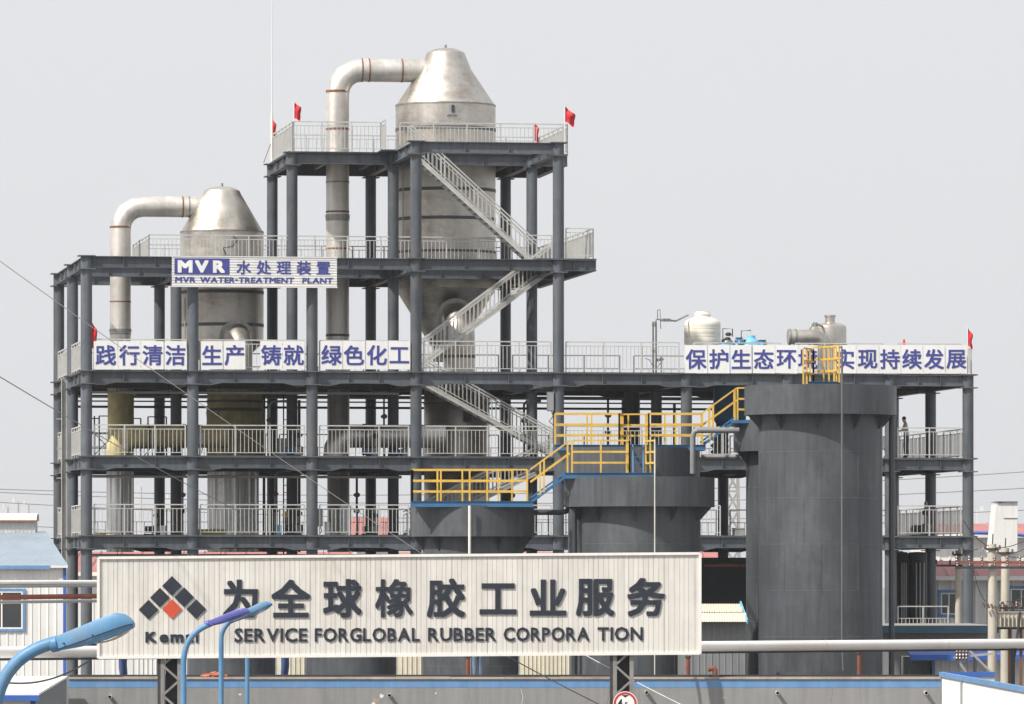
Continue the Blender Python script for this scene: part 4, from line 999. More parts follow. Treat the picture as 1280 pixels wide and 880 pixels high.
# red stub pipes on that roof
for x, y0, y1, lab in ((585, 822, 843, 'thin red stub pipe under the billboard centre'), (860, 822, 843, 'red stub pipe under the billboard end'), (1074, 817, 840, 'short red stub pipe in front of the tallest tank')):
    X = WX(x, 209); t = thing('stub_pipe', lab, 'pipe', (X, 209, WZ(y1, 209) - .3))
    MB().tube((X, 209, zt - .3), (X, 209, WZ(y0, 209)), .07, 10).build('tube', 'rust_pipe', t, True)
    MB().tube((X, 209, WZ(y0, 209) - .001), (X, 209, WZ(y0, 209) + .05), .11, 10).build('flange', 'dark_metal', t, True)
wline('short rusty elbow pipe on the low roof beside the billboard', [(885, 837, 208), (892, 835.5, 208), (894, 838, 208), (894, 848, 208)], .09, 'rust_pipe', 'vent_pipe')

# ------------------------------------------------------------------ billboard
YBB = 175.0; PB = F / YBB; SL = 5.5 / 752
bx0, bx1 = WX(123, YBB), WX(875, YBB); bzc = WZ(757.5, YBB); bh = 127 / PB / 2; bxc = (bx0 + bx1) / 2
def bz(x): return bzc + SL * (x - bxc)
BB = thing('billboard', 'long cream ribbed billboard with logo and dark raised lettering', 'billboard', (bxc, YBB, 0))
nS = 17; sw_ = (bx1 - bx0) / nS
for k in range(nS):
    p = bx0 + sw_ * k; mb = MB(); nr = 7
    cuts = [0.0] + [(j + random.uniform(-.16, .16)) / nr for j in range(1, nr)] + [1.0]
    for j in range(nr):
        a, e_ = p + cuts[j] * (sw_ - .006), p + cuts[j + 1] * (sw_ - .006); gw = random.uniform(.006, .011)
        xs = [(a, 0), (e_ - gw * 2, 0), (e_ - gw * 1.5, .012), (e_ - gw * .5, .012), (e_, 0)]
        for (x0_, d0), (x1_, d1) in zip(xs, xs[1:]):
            mb.add([(x0_, YBB + d0, bz(x0_) - bh + .05), (x1_, YBB + d1, bz(x1_) - bh + .05), (x1_, YBB + d1, bz(x1_) + bh - .05), (x0_, YBB + d0, bz(x0_) + bh - .05)], [(0, 1, 2, 3)])
    mb.build('cladding_sheet', 'panel_cream', BB)
for s in (1, -1):
    mb = MB(); zz = bh - .05 if s > 0 else -bh
    mb.prism([(bx0, YBB - .05, bz(bx0) + zz), (bx1, YBB - .05, bz(bx1) + zz), (bx1, YBB - .05, bz(bx1) + zz + .075), (bx0, YBB - .05, bz(bx0) + zz + .075)], (0, .09, 0)); mb.build('edge_trim', 'trim_white', BB)
for x in (bx0, bx1): MB().box(x - .04, x + .04, YBB - .045, YBB + .5, bz(x) - bh + .02, bz(x) + bh - .01).build('end_trim', 'trim_white', BB)
mb = MB(); mb.prism([(bx0 + .05, YBB + .45, bz(bx0) - bh + .03), (bx1 - .05, YBB + .45, bz(bx1) - bh + .03), (bx1 - .05, YBB + .45, bz(bx1) + bh - .03), (bx0 + .05, YBB + .45, bz(bx0) + bh - .03)], (0, .03, 0)); mb.build('back_sheet', 'shed_grey', BB)
def bpx(x): return WX(x, YBB)
def bpz(y): return WZ(y, YBB)
VL = YBB - .002
for ch, x in zip('为全球橡胶工业服务', (300.5, 363.5, 428, 492.5, 557.5, 622.5, 685, 744, 807.5)):
    c = MB(); put_em(c, ch, .018 if ch == '橡' else .027, bpx(x), bpz(746.5 + (749.5 - 746.5) * (800 - x) / 500 * .6 if ch != '工' else 748.5), 49.5 / PB, VL, .034, .98); c.build('character', 'letter_dark', BB)
for word, a, b_ in (('SERVICE', 293.2, 384), ('FORGLOBAL', 393.5, 524.5), ('RUBBER', 535, 620), ('CORPORA', 629.5, 736.5), ('TION', 747, 803.5)):
    for ch, f0, f1, c0, c1 in word_layout(word, .02, .09):
        wd = bpx(b_) - bpx(a); x = a + (b_ - a) * (f0 + f1) / 2; yb = 802.3 - (x - 293) / 510 * 1.8
        c = MB(); ov = .5 if ch in 'SOCG' else 0
        put_fit(c, ch, .02, bpx(a) + f0 * wd, bpx(a) + f1 * wd, bpz(yb + ov), bpz(yb - 16.6 - ov), VL, .03); c.build('letter', 'letter_dark', BB)
for ch, a, b_, y0, y1 in (('K', 181.8, 195.5, 803, 789.8), ('e', 199.5, 210.5, 803.3, 792.8), ('m', 213, 229.5, 803, 792.8), ('a', 232, 242, 803.3, 792.8), ('i', 244.5, 248, 803, 789.5)):
    c = MB(); put_fit(c, ch, .04, bpx(a), bpx(b_), bpz(y0), bpz(y1), VL, .03); c.build('letter', 'letter_dark', BB)
for x, y, m_ in ((215, 732.3, 'letter_dark'), (200, 747, 'letter_dark'), (230.3, 746.5, 'letter_dark'), (215.2, 761.3, 'logo_red'), (185.8, 762, 'letter_dark'), (245.3, 761.3, 'letter_dark')):
    X, Z, h_ = bpx(x), bpz(y), 12.3 / PB
    MB().prism([(X - h_, VL - .03, Z), (X, VL - .03, Z - h_), (X + h_, VL - .03, Z), (X, VL - .03, Z + h_)], (0, .03, 0)).build('logo_tile', m_, BB)
for x in (214, 779):
    X = WX(x, YBB + .2); hw = .235; zt_ = bz(X) + bh - .3
    po = MB()
    for sx in (-1, 1):
        for sy in (0, 1): po.box(X + sx * hw - .055, X + sx * hw + .055, YBB + .06 + sy * .34 - .02, YBB + .06 + sy * .34 + .02, 0, zt_)
    po_o = po.build('lattice_post', 'truss_grey', BB)
    la = MB(); zz = .2; s = 1
    while zz < zt_ - .5:
        for yy in (YBB + .05, YBB + .41): la.bar((X - s * hw, yy, zz), (X + s * hw, yy, zz + .42), .02, .06)
        for sx in (-1, 1): la.bar((X + sx * hw, YBB + .06, zz), (X + sx * hw, YBB + .40, zz + .42), .05, .02)
        zz += .42; s = -s
    la.build('lacing_bar', 'truss_grey', po_o)
    MB().box(X - hw - .14, X - hw - .06, YBB + .04, YBB + .42, 0, zt_).build('side_plate', 'truss_dark', po_o)
    MB().box(X - hw + .06, X + hw - .06, YBB + .43, YBB + .445, 0, zt_).build('back_plate', 'truss_dark', po_o)  # added dark sheet stands in for the shaded inside of the post
    MB().box(X - .45, X + .45, YBB - .1, YBB + .6, .001, .03).build('base_plate', 'truss_dark', po_o)
# height limit sign
X, Z, Y = WX(781.5, 174.4), WZ(879.5, 174.4), 174.4; r = 15.3 / (F / Y)
hs = thing('height_limit_sign', 'round white height limit sign with red ring on the billboard post', 'road sign', (X, Y, Z - r))
def disc(r0, r1, y, name, m_, th=.008):
    mb = MB(); n = 48; vs, fs = [], []
    for yy in (y, y - th):
        for rr in (r0, r1):
            for j in range(n): vs.append((X + rr * math.cos(2 * math.pi * j / n), yy, Z + rr * math.sin(2 * math.pi * j / n)))
    for j in range(n):
        k = (j + 1) % n
        fs += [(2 * n + j, 2 * n + k, 3 * n + k, 3 * n + j), (n + j, n + k, 3 * n + k, 3 * n + j), (j, k, n + k, n + j)]
    mb.add(vs, fs); return mb.build(name, m_, hs)
disc(.001, r, Y, 'plate', 'board_white', .012); disc(r * .76, r * .94, Y - .014, 'ring', 'sign_red', .003)
MB().prism([(X - r * .30, Y - .0145, Z + r * .70), (X + r * .30, Y - .0145, Z + r * .70), (X, Y - .0145, Z + r * .50)], (0, -.003, 0)).build('arrow', 'sign_black', hs)
MB().prism([(X - r * .30, Y - .0145, Z - r * .70), (X + r * .30, Y - .0145, Z - r * .70), (X, Y - .0145, Z - r * .50)], (0, -.003, 0)).build('arrow', 'sign_black', hs)
for ch, a, b_, c, d_ in (('4', -.62, -.22, -.35, .38), ('.', -.16, -.08, -.35, -.26), ('5', -.04, .20, -.35, .12), ('m', .26, .6, -.35, -.05)):
    mb = MB(); put_fit(mb, ch, .03, X + a * r, X + b_ * r, Z + c * r, Z + d_ * r, Y - .0142, .004); mb.build('digit', 'sign_black', hs)
MB().box(X - .03, X + .03, Y + .001, YBB + .03, Z - .03, Z + .03).build('bracket', 'truss_grey', hs)

# ------------------------------------------------------------------ street lamps
def lamp(label, Y, pole_px, arm, head0, head1, thick, m_head, r_pole, yaw=0.0, drop=0.0):
    """arm: list of (px, py) from the pole top to the head; head0 / head1: (px, py) of the head's ends"""
    pm = F / Y; X = WX(pole_px, Y)
    t = thing('street_lamp', label, 'street lamp', (X, Y, 0), False, 'blue street lamps along the road')
    z_top = WZ(arm[0][1], Y)
    MB().tube((X, Y, 0), (X, Y, z_top), r_pole * 1.15, 14, r_pole).build('pole', 'lamp_blue', t, True)
    P = [(WX(x, Y), Y, WZ(y, Y)) for x, y in arm]
    MB().sweep(P, r_pole, 14).build('arm', 'lamp_blue', t, True)
    a, b_ = Vector((WX(head0[0], Y), Y, WZ(head0[1], Y))), Vector((WX(head1[0], Y), Y + yaw, WZ(head1[1], Y)))
    d = (b_ - a); ln = d.length; d.normalize(); s = Vector((0, 1, 0)) - d * d.y; s.normalize(); n = s.cross(d).normalized()
    if n.z < 0: n = -n
    h = thick / pm
    # housing: stations along the length with half width, top height, bottom height
    st = [(0, .34, .40, -.40, -.34), (.05, .42, .46, -.46, -.33), (.3, .52, .64, -.54, -.24), (.6, .60, .86, -.48, -.06), (.8, .60, .97, -.36, .04), (.9, .54, .78, -.26, .08), (.96, .42, .50, -.20, .08), (1.0, .24, .22, -.12, .05)]
    def sect(t_, hw, top, bot, sm_):
        c = a + d * ln * t_
        return [c - s * hw * h + n * h * sm_, c - s * hw * h * .93 + n * h * (sm_ + (top - sm_) * .75), c - s * hw * h * .72 + n * h * top, c + s * hw * h * .72 + n * h * top,
                c + s * hw * h * .93 + n * h * (sm_ + (top - sm_) * .75), c + s * hw * h + n * h * sm_, c + s * hw * h * .7 + n * h * bot, c - s * hw * h * .7 + n * h * bot]
    rings = [sect(*q) for q in st]; vs = [p for g_ in rings for p in g_]; fs = []
    for i in range(len(rings) - 1):
        for j in range(8): fs.append((i * 8 + j, i * 8 + (j + 1) % 8, (i + 1) * 8 + (j + 1) % 8, (i + 1) * 8 + j))
    fs += [tuple(range(7, -1, -1)), tuple(len(rings) * 8 - 8 + j for j in range(8))]
    hd = MB().add(vs, fs).build('head', m_head, t, True)
    MB().tube(a - d * ln * .07, a + d * ln * .02, r_pole * 1.22, 14).build('clamp_collar', m_head, hd, True)
    for f in (.12, .5): MB().tube(a + d * ln * f - s * h * .62 + n * h * (-.12 + .2 * f), a + d * ln * f - s * h * .45 + n * h * (-.12 + .2 * f), h * .05, 8).build('bolt', 'lamp_seam', hd)
    gl = MB(); q0, q1 = a + d * ln * .42 - n * h * .44, a + d * ln * .985 - n * h * .10
    gv_ = []
    for i in range(7):
        f = i / 6; c = q0 + (q1 - q0) * f - n * h * .34 * math.sin(math.pi * f) ** .7; hw = h * .50 * (math.sin(math.pi * (.12 + .76 * f)) ** .5)
        gv_ += [c - s * hw + n * h * .10, c - s * hw * .6, c + s * hw * .6, c + s * hw + n * h * .10]
    gf = [(i * 4 + j, i * 4 + j + 1, (i + 1) * 4 + j + 1, (i + 1) * 4 + j) for i in range(6) for j in range(3)]
    gl.add(gv_, gf); gl.build('lens', 'lamp_glass', hd, True)
    sm = MB()
    for sd in (-1, 1):
        sm.sweep([a + d * ln * t_ + s * sd * hw * h * 1.01 + n * h * se for t_, hw, to, bo, se in st], h * .03, 6)
    sm.build('seam', 'lamp_seam', hd)
    return t
def curve(p0, p1, p2, n=10):
    return [((1 - k / n) ** 2 * p0[0] + 2 * (k / n) * (1 - k / n) * p1[0] + (k / n) ** 2 * p2[0], (1 - k / n) ** 2 * p0[1] + 2 * (k / n) * (1 - k / n) * p1[1] + (k / n) ** 2 * p2[1]) for k in range(n + 1)]
lamp('large pale blue street lamp head in front of the logo end of the billboard', 78, -7, curve((-7, 900), (-4, 818), (74, 802), 14), (71, 804.5), (169, 781), 20.5, 'lamp_blue', .082, -.25)
lamp('violet headed street lamp in front of the first billboard character', 140, 229.5, curve((229.5, 830), (229, 792), (264, 779.5)), (261.5, 779.5), (313, 765), 8.2, 'lamp_violet', .066, -.3)
lamp('pale blue headed street lamp between the two first billboard characters', 165, 276.5, curve((276.5, 800), (276, 783), (294, 772)), (290, 775), (340.5, 755.5), 8, 'lamp_blue', .066, -.1)
lamp('blue street lamp post showing only below the billboard', 196, 309, curve((309, 810), (309, 790), (322, 780)), (320, 781), (362, 768), 7.5, 'lamp_blue', .066, 0)

# ------------------------------------------------------------------ pipes crossing the site
def long_pipe(label, pts, r, m_, posts=()):
    t = thing('site_pipe', label, 'pipe', (WX(pts[0][0], pts[0][2]), pts[0][2], WZ(pts[0][1], pts[0][2])))
    P = [Vector((WX(x, Y), Y, WZ(y, Y))) for x, y, Y in pts]
    for a, b_ in zip(P, P[1:]):
        n = max(1, round((b_ - a).length / 6))
        for j in range(n):
            MB().tube(a + (b_ - a) * (j / n), a + (b_ - a) * ((j + 1) / n - .0008), r, 18).build('pipe_length', m_, t, True)
            MB().tube(a + (b_ - a) * ((j + 1) / n) - (b_ - a).normalized() * .035, a + (b_ - a) * ((j + 1) / n) + (b_ - a).normalized() * .035, r * 1.035, 18, caps=False).build('joint_ring', m_, t, True)
    for f in posts:
        k = f; c = P[0] + (P[-1] - P[0]) * k
        MB().box(c.x - .07, c.x + .07, c.y - .07, c.y + .07, 0, c.z - r).build('support_post', 'dark_metal', t)
    return t
long_pipe('big white pipe running behind the billboard and across the tallest tank', [(-30, 815.5, 184), (1330, 804, 217)], .168, 'pipe_white', (.945,))
long_pipe('added dark tube drawing the shadow line under the big white pipe', [(-30, 824.5, 184.5), (1330, 811.0, 217.5)], .04, 'dark_metal')  # thin dark tube painted in as the shadow line below the white pipe
long_pipe('thin white pipe uppermost of the pipes by the prefab house', [(-30, 728, 186), (140, 727.5, 189)], .06, 'pipe_white')
long_pipe('second thin pipe just below the uppermost by the prefab house', [(-30, 733, 186), (140, 731.5, 189)], .055, 'pipe_grey')
long_pipe('rust red pipe crossing in front of the prefab house', [(-30, 747, 186), (140, 745, 189)], .075, 'rust_pipe')
long_pipe('grey pipe just below the rust red one by the prefab house', [(-30, 753.2, 186.2), (140, 750.8, 189.2)], .05, 'pipe_grey')

# ------------------------------------------------------------------ prefab house, sheds
YH = 214.0
def ribwall(mb, p, q, z0_, z1_, pitch=.2, dep=.02):
    """ribbed sheet between two ground points, ribs outwards on the right-hand side of p->q"""
    p, q = Vector((p[0], p[1], 0)), Vector((q[0], q[1], 0)); d = q - p; ln = d.length; d.normalize(); s = Vector((d.y, -d.x, 0))
    n = max(1, int(ln / pitch)); w_ = ln / n
    prev = None
    for j in range(n):
        for f, o in ((0, 0), (.72, 0), (.8, dep), (.92, dep), (1.0, 0)):
            c = p + d * (j + f) * w_ + s * o
            if prev is not None and (c - prev).length > 1e-4:
                zl = (z0_, z0_) ; mb.add([(prev.x, prev.y, z0_), (c.x, c.y, z0_), (c.x, c.y, z1_), (prev.x, prev.y, z1_)], [(0, 1, 2, 3)])
            prev = c
ph = thing('prefab_house', 'white prefab house with blue grey roof and blue corner trim', 'building', (WX(20, YH), YH, 0))
xr, xl = WX(81.5, YH), WX(-60, YH); ze = WZ(708, YH)
mb = MB(); ribwall(mb, (xl, YH), (xr, YH), 0, ze, .26); mb.build('front_wall', 'sheet_white', ph)
bk = Vector((-ST, CT, 0)) * 9.0
mb = MB(); ribwall(mb, (xr, YH), (xr + bk.x, YH + bk.y), 0, ze, .26); mb.build('side_wall', 'sheet_white', ph)
MB().box(xr - .07, xr + .03, YH - .05, YH + .1, 0, ze).build('corner_trim', 'paint_blue_deep', ph)
rz = WZ(665, YH + 8); rd_ = Vector((-ST, CT, 0)) * 7.0
zr_ = WZ(665, YH + 7)
A, B_ = Vector((xl, YH - .15, ze)), Vector((xr + .12, YH - .15, ze))
C_, D_ = B_ + rd_ + Vector((-.25, 0, zr_ - ze)), A + rd_ + Vector((0, 0, zr_ - ze))
mb = MB(); n = 46; up = ((B_ - A).cross(D_ - A)).normalized()
if up.z < 0: up = -up
prev = None
for j in range(n):
    for f, o in ((0, 0), (.7, 0), (.8, .03), (.92, .03), (1, 0)):
        k = (j + f) / n; a, c = A + (B_ - A) * k + up * o, D_ + (C_ - D_) * k + up * o
        if prev: mb.add([prev[0], a, c, prev[1]], [(0, 1, 2, 3)])
        prev = (a, c)
mb.build('roof_slope', 'roof_bluegrey', ph)
mb = MB(); mb.add([D_, C_, C_ + rd_ + Vector((0, 0, ze - zr_)), D_ + rd_ + Vector((0, 0, ze - zr_))], [(0, 1, 2, 3)]); mb.build('roof_slope', 'roof_bluegrey', ph)
mb = MB(); mb.add([(xr, YH, ze), tuple(Vector((xr, YH, ze)) + rd_ * 2), tuple(C_ - Vector((.1, 0, .05)))], [(0, 1, 2)]); mb.build('gable', 'sheet_white', ph)
MB().box(xl, WX(63, YH), YH - .22, YH - .16, ze - .09, ze + .03).build('gutter', 'paint_blue', ph)
MB().box(WX(63, YH), xr + .1, YH - .2, YH - .14, ze - .05, ze + .03).build('eave_trim', 'sheet_white', ph)
# window
def window(parent, x0, x1, z0_, z1_, Y, fm='paint_blue', fr=.09):
    f = MB(); f.box(x0 - fr, x1 + fr, Y - .06, Y - .021, z1_, z1_ + fr); f.box(x0 - fr, x1 + fr, Y - .06, Y - .021, z0_ - fr, z0_); f.box(x0 - fr, x0, Y - .06, Y - .021, z0_, z1_); f.box(x1, x1 + fr, Y - .06, Y - .021, z0_, z1_)
    w_ = f.build('window', fm, parent)
    s = MB(); t_ = .05
    s.box(x0, x1, Y - .05, Y - .022, z1_ - t_, z1_); s.box(x0, x1, Y - .05, Y - .022, z0_, z0_ + t_); xm = (x0 + x1) / 2
    for x in (x0, xm - t_ / 2, x1 - t_): s.box(x, x + t_, Y - .05, Y - .022, z0_ + t_, z1_ - t_)
    s.build('sash', 'trim_white', w_)
    for a, b_ in ((x0 + t_, xm - t_ / 2), (xm + t_ / 2, x1 - t_)): MB().box(a, b_, Y - .035, Y - .03, z0_ + t_, z1_ - t_).build('pane', 'window_glass', w_)
window(ph, WX(-24, YH), WX(28.5, YH), WZ(786, YH), WZ(739, YH), YH)
# ridge ventilator
vx0, vx1, vy = WX(-60, YH + 7), WX(45.5, YH + 7) , YH + 6.6
mb = MB(); ribwall(mb, (vx0, vy), (vx1, vy), zr_ - .1, WZ(651, vy), .14, .015); mb.box(vx0, vx1, vy + .03, vy + .9, zr_ - .4, WZ(651.5, vy)); vb = mb.build('ridge_ventilator', 'galvanised', ph)
mb = MB(); prof = [(-.12, 0), (-.1, .12), (.1, .22), (.5, .27), (.9, .2), (1.0, 0)]
for (a0, b0), (a1, b1) in zip(prof, prof[1:]):
    z0_ = WZ(651, vy); mb.add([(vx0, vy + a0, z0_ + b0), (vx1 + .05, vy + a0, z0_ + b0), (vx1 + .05, vy + a1, z0_ + b1), (vx0, vy + a1, z0_ + b1)], [(0, 1, 2, 3)])
mb.build('vent_hood', 'sheet_white', vb, True)
MB().box(vx0, vx1 + .06, vy - .15, vy - .1, WZ(652, vy) - .02, WZ(651, vy) + .02).build('hood_lip', 'rust', vb)

# flat white kiosk with blue fascia at the lower corner
zk = WZ(845, 205)
def roofY(y): return (ZC - zk) * F / (y - HY)
ya, yb = roofY(866.5), 204.6
ks = thing('white_kiosk', 'flat roofed white kiosk with blue fascia beside the grey low building', 'building', (WX(0, ya), ya, 0))
P = [(WX(-60, ya), ya), (WX(49, ya), ya), (WX(84.5, yb), yb), (WX(-60, yb), yb)]
mb = MB(); mb.prism([(x, y, zk - .06) for x, y in P], (0, 0, .06)); mb.build('roof', 'trim_white', ks)
mb = MB(); mb.bar((P[0][0], ya - .03, zk - .13), (P[1][0], ya - .03, zk - .13), .06, .15); mb.build('fascia', 'paint_blue_deep', ks)
xk = WX(43, ya + .4); yk = ya + .4
mb = MB(); ribwall(mb, (P[0][0], yk), (xk, yk), 0, zk - .07, .26); mb.build('front_wall', 'sheet_white', ks)
mb = MB(); ribwall(mb, (xk, yk), (WX(83, yb), yb), 0, zk - .07, .5, .01); mb.build('side_wall', 'shed_grey', ks)
MB().box(xk - .1, xk + .03, yk - .05, yk + .06, 0, zk - .22).build('corner_trim', 'paint_blue_deep', ks)
# white boundary wall at the other lower corner
zk2 = WZ(840.5, 205.5)
def wallY(y): return (ZC - zk2) * F / (y - HY)
P0_, P1_ = (WX(1176.5, 205.4), 205.4), (WX(1320, wallY(866)), wallY(866))
bw = thing('white_sheet_wall', 'white ribbed sheet wall with blue capping in the lower corner by the poles', 'wall', (P0_[0], P0_[1], 0))
mb = MB(); ribwall(mb, P0_, P1_, 0, zk2 - .1, .33, .03); mb.build('sheeting', 'sheet_white', bw)
MB().bar((P0_[0], P0_[1], zk2 - .06), (P1_[0], P1_[1], zk2 - .06), .14, .15).build('capping', 'paint_blue', bw)
mb = MB(); q = Vector((P1_[0] - P0_[0], P1_[1] - P0_[1], 0)) * .22; mb.tube((P0_[0] + q.x - .04, P0_[1] + q.y - .06, 0), (P0_[0] + q.x - .04, P0_[1] + q.y - .06, zk2 - .15), .04, 8); mb.build('down_pipe', 'pipe_grey', bw, True)

# small shed beside the tallest tank
YS = 214.5; sh = thing('small_shed', 'small grey shed with scalloped cream sheet roof beside the tallest tank', 'shed', (WX(900, YS), YS, 0))
mb = MB(); ribwall(mb, (WX(850, YS), YS), (WX(932, YS), YS), 0, WZ(775, YS), .22, .02); mb.build('front_wall', 'shed_grey', sh)
MB().box(WX(850, YS), WX(932, YS) - .02, YS + .05, YS + 3, 0, WZ(776, YS)).build('body', 'shed_grey', sh)
def sheet_roof(parent, x0, x1, ya_, za, yb_, zb, m_, n=26, amp=.03, name='roof_sheet'):
    mb = MB(); prev = None
    for j in range(n * 4 + 1):
        x = x0 + (x1 - x0) * j / (n * 4); o = amp * math.sin(j * math.pi / 2)
        if prev is not None: mb.add([(prev[0], ya_, za + prev[1]), (x, ya_, za + o), (x, yb_, zb + o), (prev[0], yb_, zb + prev[1])], [(0, 1, 2, 3)])
        prev = (x, o)
    return mb.build(name, m_, parent)
sheet_roof(sh, WX(850, YS), WX(933, YS), YS - .5, WZ(777, YS), YS + .35, WZ(766, YS), 'roof_cream_sheet', 26, .012)
sheet_roof(sh, WX(850, YS), WX(929, YS), YS + .35, WZ(765.3, YS), YS + 2.2, WZ(755, YS), 'roof_cream_sheet', 26, .012)
MB().bar((WX(933.5, YS), YS - .5, WZ(777, YS)), (WX(928.5, YS), YS + 2.2, WZ(754, YS)), .05, .14).build('verge_trim', 'vessel_cyan', sh)

# flat roof annex under the end bays
YA = 232.0
an = thing('flat_annex', 'flat roofed annex with dark teal fascia below the end bay of the frame', 'building', (WX(1175, YA), YA, 0))
za_ = WZ(782, YA)
MB().box(WX(1095, YA), WX(1247, YA), YA, YA + 14, za_ - .1, za_).build('roof', 'roof_concrete', an)
MB().box(WX(1095, YA), WX(1247, YA) + .05, YA - .06, YA - .002, za_ - .28, za_ - .01).build('fascia', 'fascia_teal', an)
MB().box(WX(1100, YA), WX(1244, YA), YA + .5, YA + 13.5, 0, za_ - .101).build('wall', 'wall_render', an)
for x in (1150, 1195): MB().box(WX(x - 8, YA), WX(x + 8, YA), YA + .46, YA + .5, WZ(824, YA), WZ(803, YA)).build('window', 'window_glass', an)
# white store with blue canopy
YC = 222.0
st_ = thing('white_store', 'white ribbed store with bright blue canopy below the big white pipe', 'building', (WX(1200, YC), YC, 0))
zc_ = WZ(820, YC)
mb = MB(); ribwall(mb, (WX(1168, YC), YC), (WX(1300, YC), YC), 0, zc_ - .05, .3, .02); mb.build('front_wall', 'sheet_white', st_)
MB().box(WX(1168, YC), WX(1300, YC), YC + .05, YC + 6, 0, zc_ - .06).build('body', 'sheet_white', st_)
mb = MB(); mb.prism([(WX(1135, YC), YC - 1.2, zc_ - .02), (WX(1300, YC), YC - 1.2, zc_ - .02), (WX(1300, YC), YC + 2, zc_ + .25), (WX(1135, YC), YC + 2, zc_ + .25)], (0, 0, .06)); mb.build('canopy', 'paint_blue_deep', st_)
MB().box(WX(1135, YC), WX(1300, YC), YC - 1.26, YC - 1.2, zc_ - .14, zc_ + .06).build('canopy_fascia', 'paint_blue_deep', st_)
MB().box(WX(1165, YC), WX(1168.5, YC), YC - .06, YC + .05, 0, zc_ - .05).build('corner_trim', 'paint_blue', st_)
MB().box(WX(1136, YC), WX(1164, YC), YC + .6, YC + 5, 0, zc_ - .05).build('side_bay', 'shed_grey', st_)
bl = thing('blue_parapet', 'bright blue parapet strip behind the white ribbed boundary wall', 'parapet', (WX(1200, 209), 209, 0))
MB().box(WX(1176, 209), WX(1243, 209), 209, 209.15, 0, WZ(846, 209)).build('wall', 'sheet_white', bl)
MB().box(WX(1175.5, 209), WX(1243.5, 209), 208.95, 209.2, WZ(846, 209) + .001, WZ(840, 209)).build('cap', 'paint_blue_deep', bl)

# ------------------------------------------------------------------ utility poles and transformer
def cpole(label, px, Y, ytop, r0, r1, arms=(), ins=()):
    X = WX(px, Y); zt_ = WZ(ytop, Y)
    t = thing('utility_pole', label, 'utility pole', (X, Y, 0), False, 'concrete utility poles')
    MB().tube((X, Y, 0), (X, Y, zt_), r0, 14, r1).build('shaft', 'concrete_pole', t, True)
    MB().lathe([(r1 + .07, zt_ - .22), (r1 + .07, zt_ - .14), (0, zt_ - .14)], X, Y, 10).build('collar', 'dark_metal', t)
    for sx in (-1, 1): MB().tube((X + sx * r1 * 1.8, Y, zt_ - .2), (X + sx * r1 * 1.8, Y, zt_ - .04), .035, 8).build('insulator', 'insulator', t, True)
    MB().tube((X, Y, zt_ - .05), (X + .02, Y, zt_ + .35), .02, 6).build('pin', 'dark_metal', t)
    for (x0, x1, y, m_) in arms:
        a = MB().bar((WX(x0, Y), Y - r0 - .05, WZ(y, Y)), (WX(x1, Y), Y - r0 - .05, WZ(y, Y)), .08, .08).build('crossarm', m_, t)
        n = max(2, int((x1 - x0) / 14))
        for j in range(n + 1):
            q = WX(x0 + (x1 - x0) * j / n, Y); MB().lathe([(.02, WZ(y, Y) + .04), (.05, WZ(y, Y) + .08), (.03, WZ(y, Y) + .12), (.055, WZ(y, Y) + .16), (.02, WZ(y, Y) + .24), (0, WZ(y, Y) + .24)], q, Y - r0 - .05, 8).build('insulator', 'insulator', a, True)
    for (x, y) in ins:
        MB().tube((WX(x, Y), Y - .3, WZ(y, Y)), (WX(x + 3, Y), Y - .3, WZ(y + 6, Y)), .04, 8).build('insulator', 'insulator', t, True)
    return t
cpole('taller concrete pole with crossarms in front of the transformer', 1240.5, 216, 680, .19, .14, [(1195, 1290, 703, 'rust_pipe'), (1196, 1290, 709.5, 'dark_metal')], [(1228, 753), (1233, 754), (1238, 755), (1243, 757)])
cpole('shorter concrete pole carrying the cream transformer', 1256.5, 218, 685, .19, .14, [(1250, 1290, 760, 'dark_metal')], [(1252, 752), (1262, 752), (1272, 752)])
cpole('distant concrete pole seen past the end column', 1198, 250, 688, .17, .12, [(1170, 1204, 707, 'dark_metal')])
YT = 216.5
tf = thing('transformer', 'cream box transformer with bushings mounted between the poles', 'transformer', (WX(1262, YT), YT, WZ(786, YT)))
MB().box(WX(1246, YT), WX(1292, YT), YT - .5, YT + .4, WZ(784, YT), WZ(766, YT)).build('tank', 'concrete_pole', tf)
MB().box(WX(1245, YT), WX(1293, YT), YT - .55, YT + .45, WZ(766, YT), WZ(764, YT)).build('cover', 'roof_concrete', tf)
for x in (1250, 1258, 1266, 1274):
    MB().lathe([(.03, WZ(764, YT)), (.07, WZ(762.5, YT)), (.04, WZ(761, YT)), (.07, WZ(759, YT)), (.03, WZ(756, YT)), (0, WZ(756, YT))], WX(x, YT), YT, 10).build('bushing', 'insulator', tf, True)
for j in range(9):
    x = WX(1248 + j * 5, YT); MB().box(x, x + .04, YT - .68, YT - .501, WZ(783, YT), WZ(768, YT)).build('cooling_fin', 'concrete_pole', tf)
MB().box(WX(1242, YT), WX(1295, YT), YT - .4, YT + .3, WZ(786.5, YT), WZ(784, YT) - .001).build('platform', 'dark_metal', tf)
for x in (1262, 1276): MB().box(WX(x, YT) - .05, WX(x, YT) + .05, YT - .1, YT, 0, WZ(786.5, YT) - .001).build('leg', 'rust', tf)
for k, (a, b_, y0, y1, lab) in enumerate([(1196, 1212, 822, 848, 'diagonal grey strut pipe behind the parapet'), (1212, 1240, 814, 842, 'longer diagonal grey strut pipe beside the taller pole')]):
    wline(lab, [(a, y0, 212), (b_, y1, 212)], .05, 'galvanised_dull', 'strut')
ic = thing('insulator_rack', 'row of upright insulators under the white pipe beside the poles', 'insulator', (WX(1200, 212), 212, WZ(826, 212)))
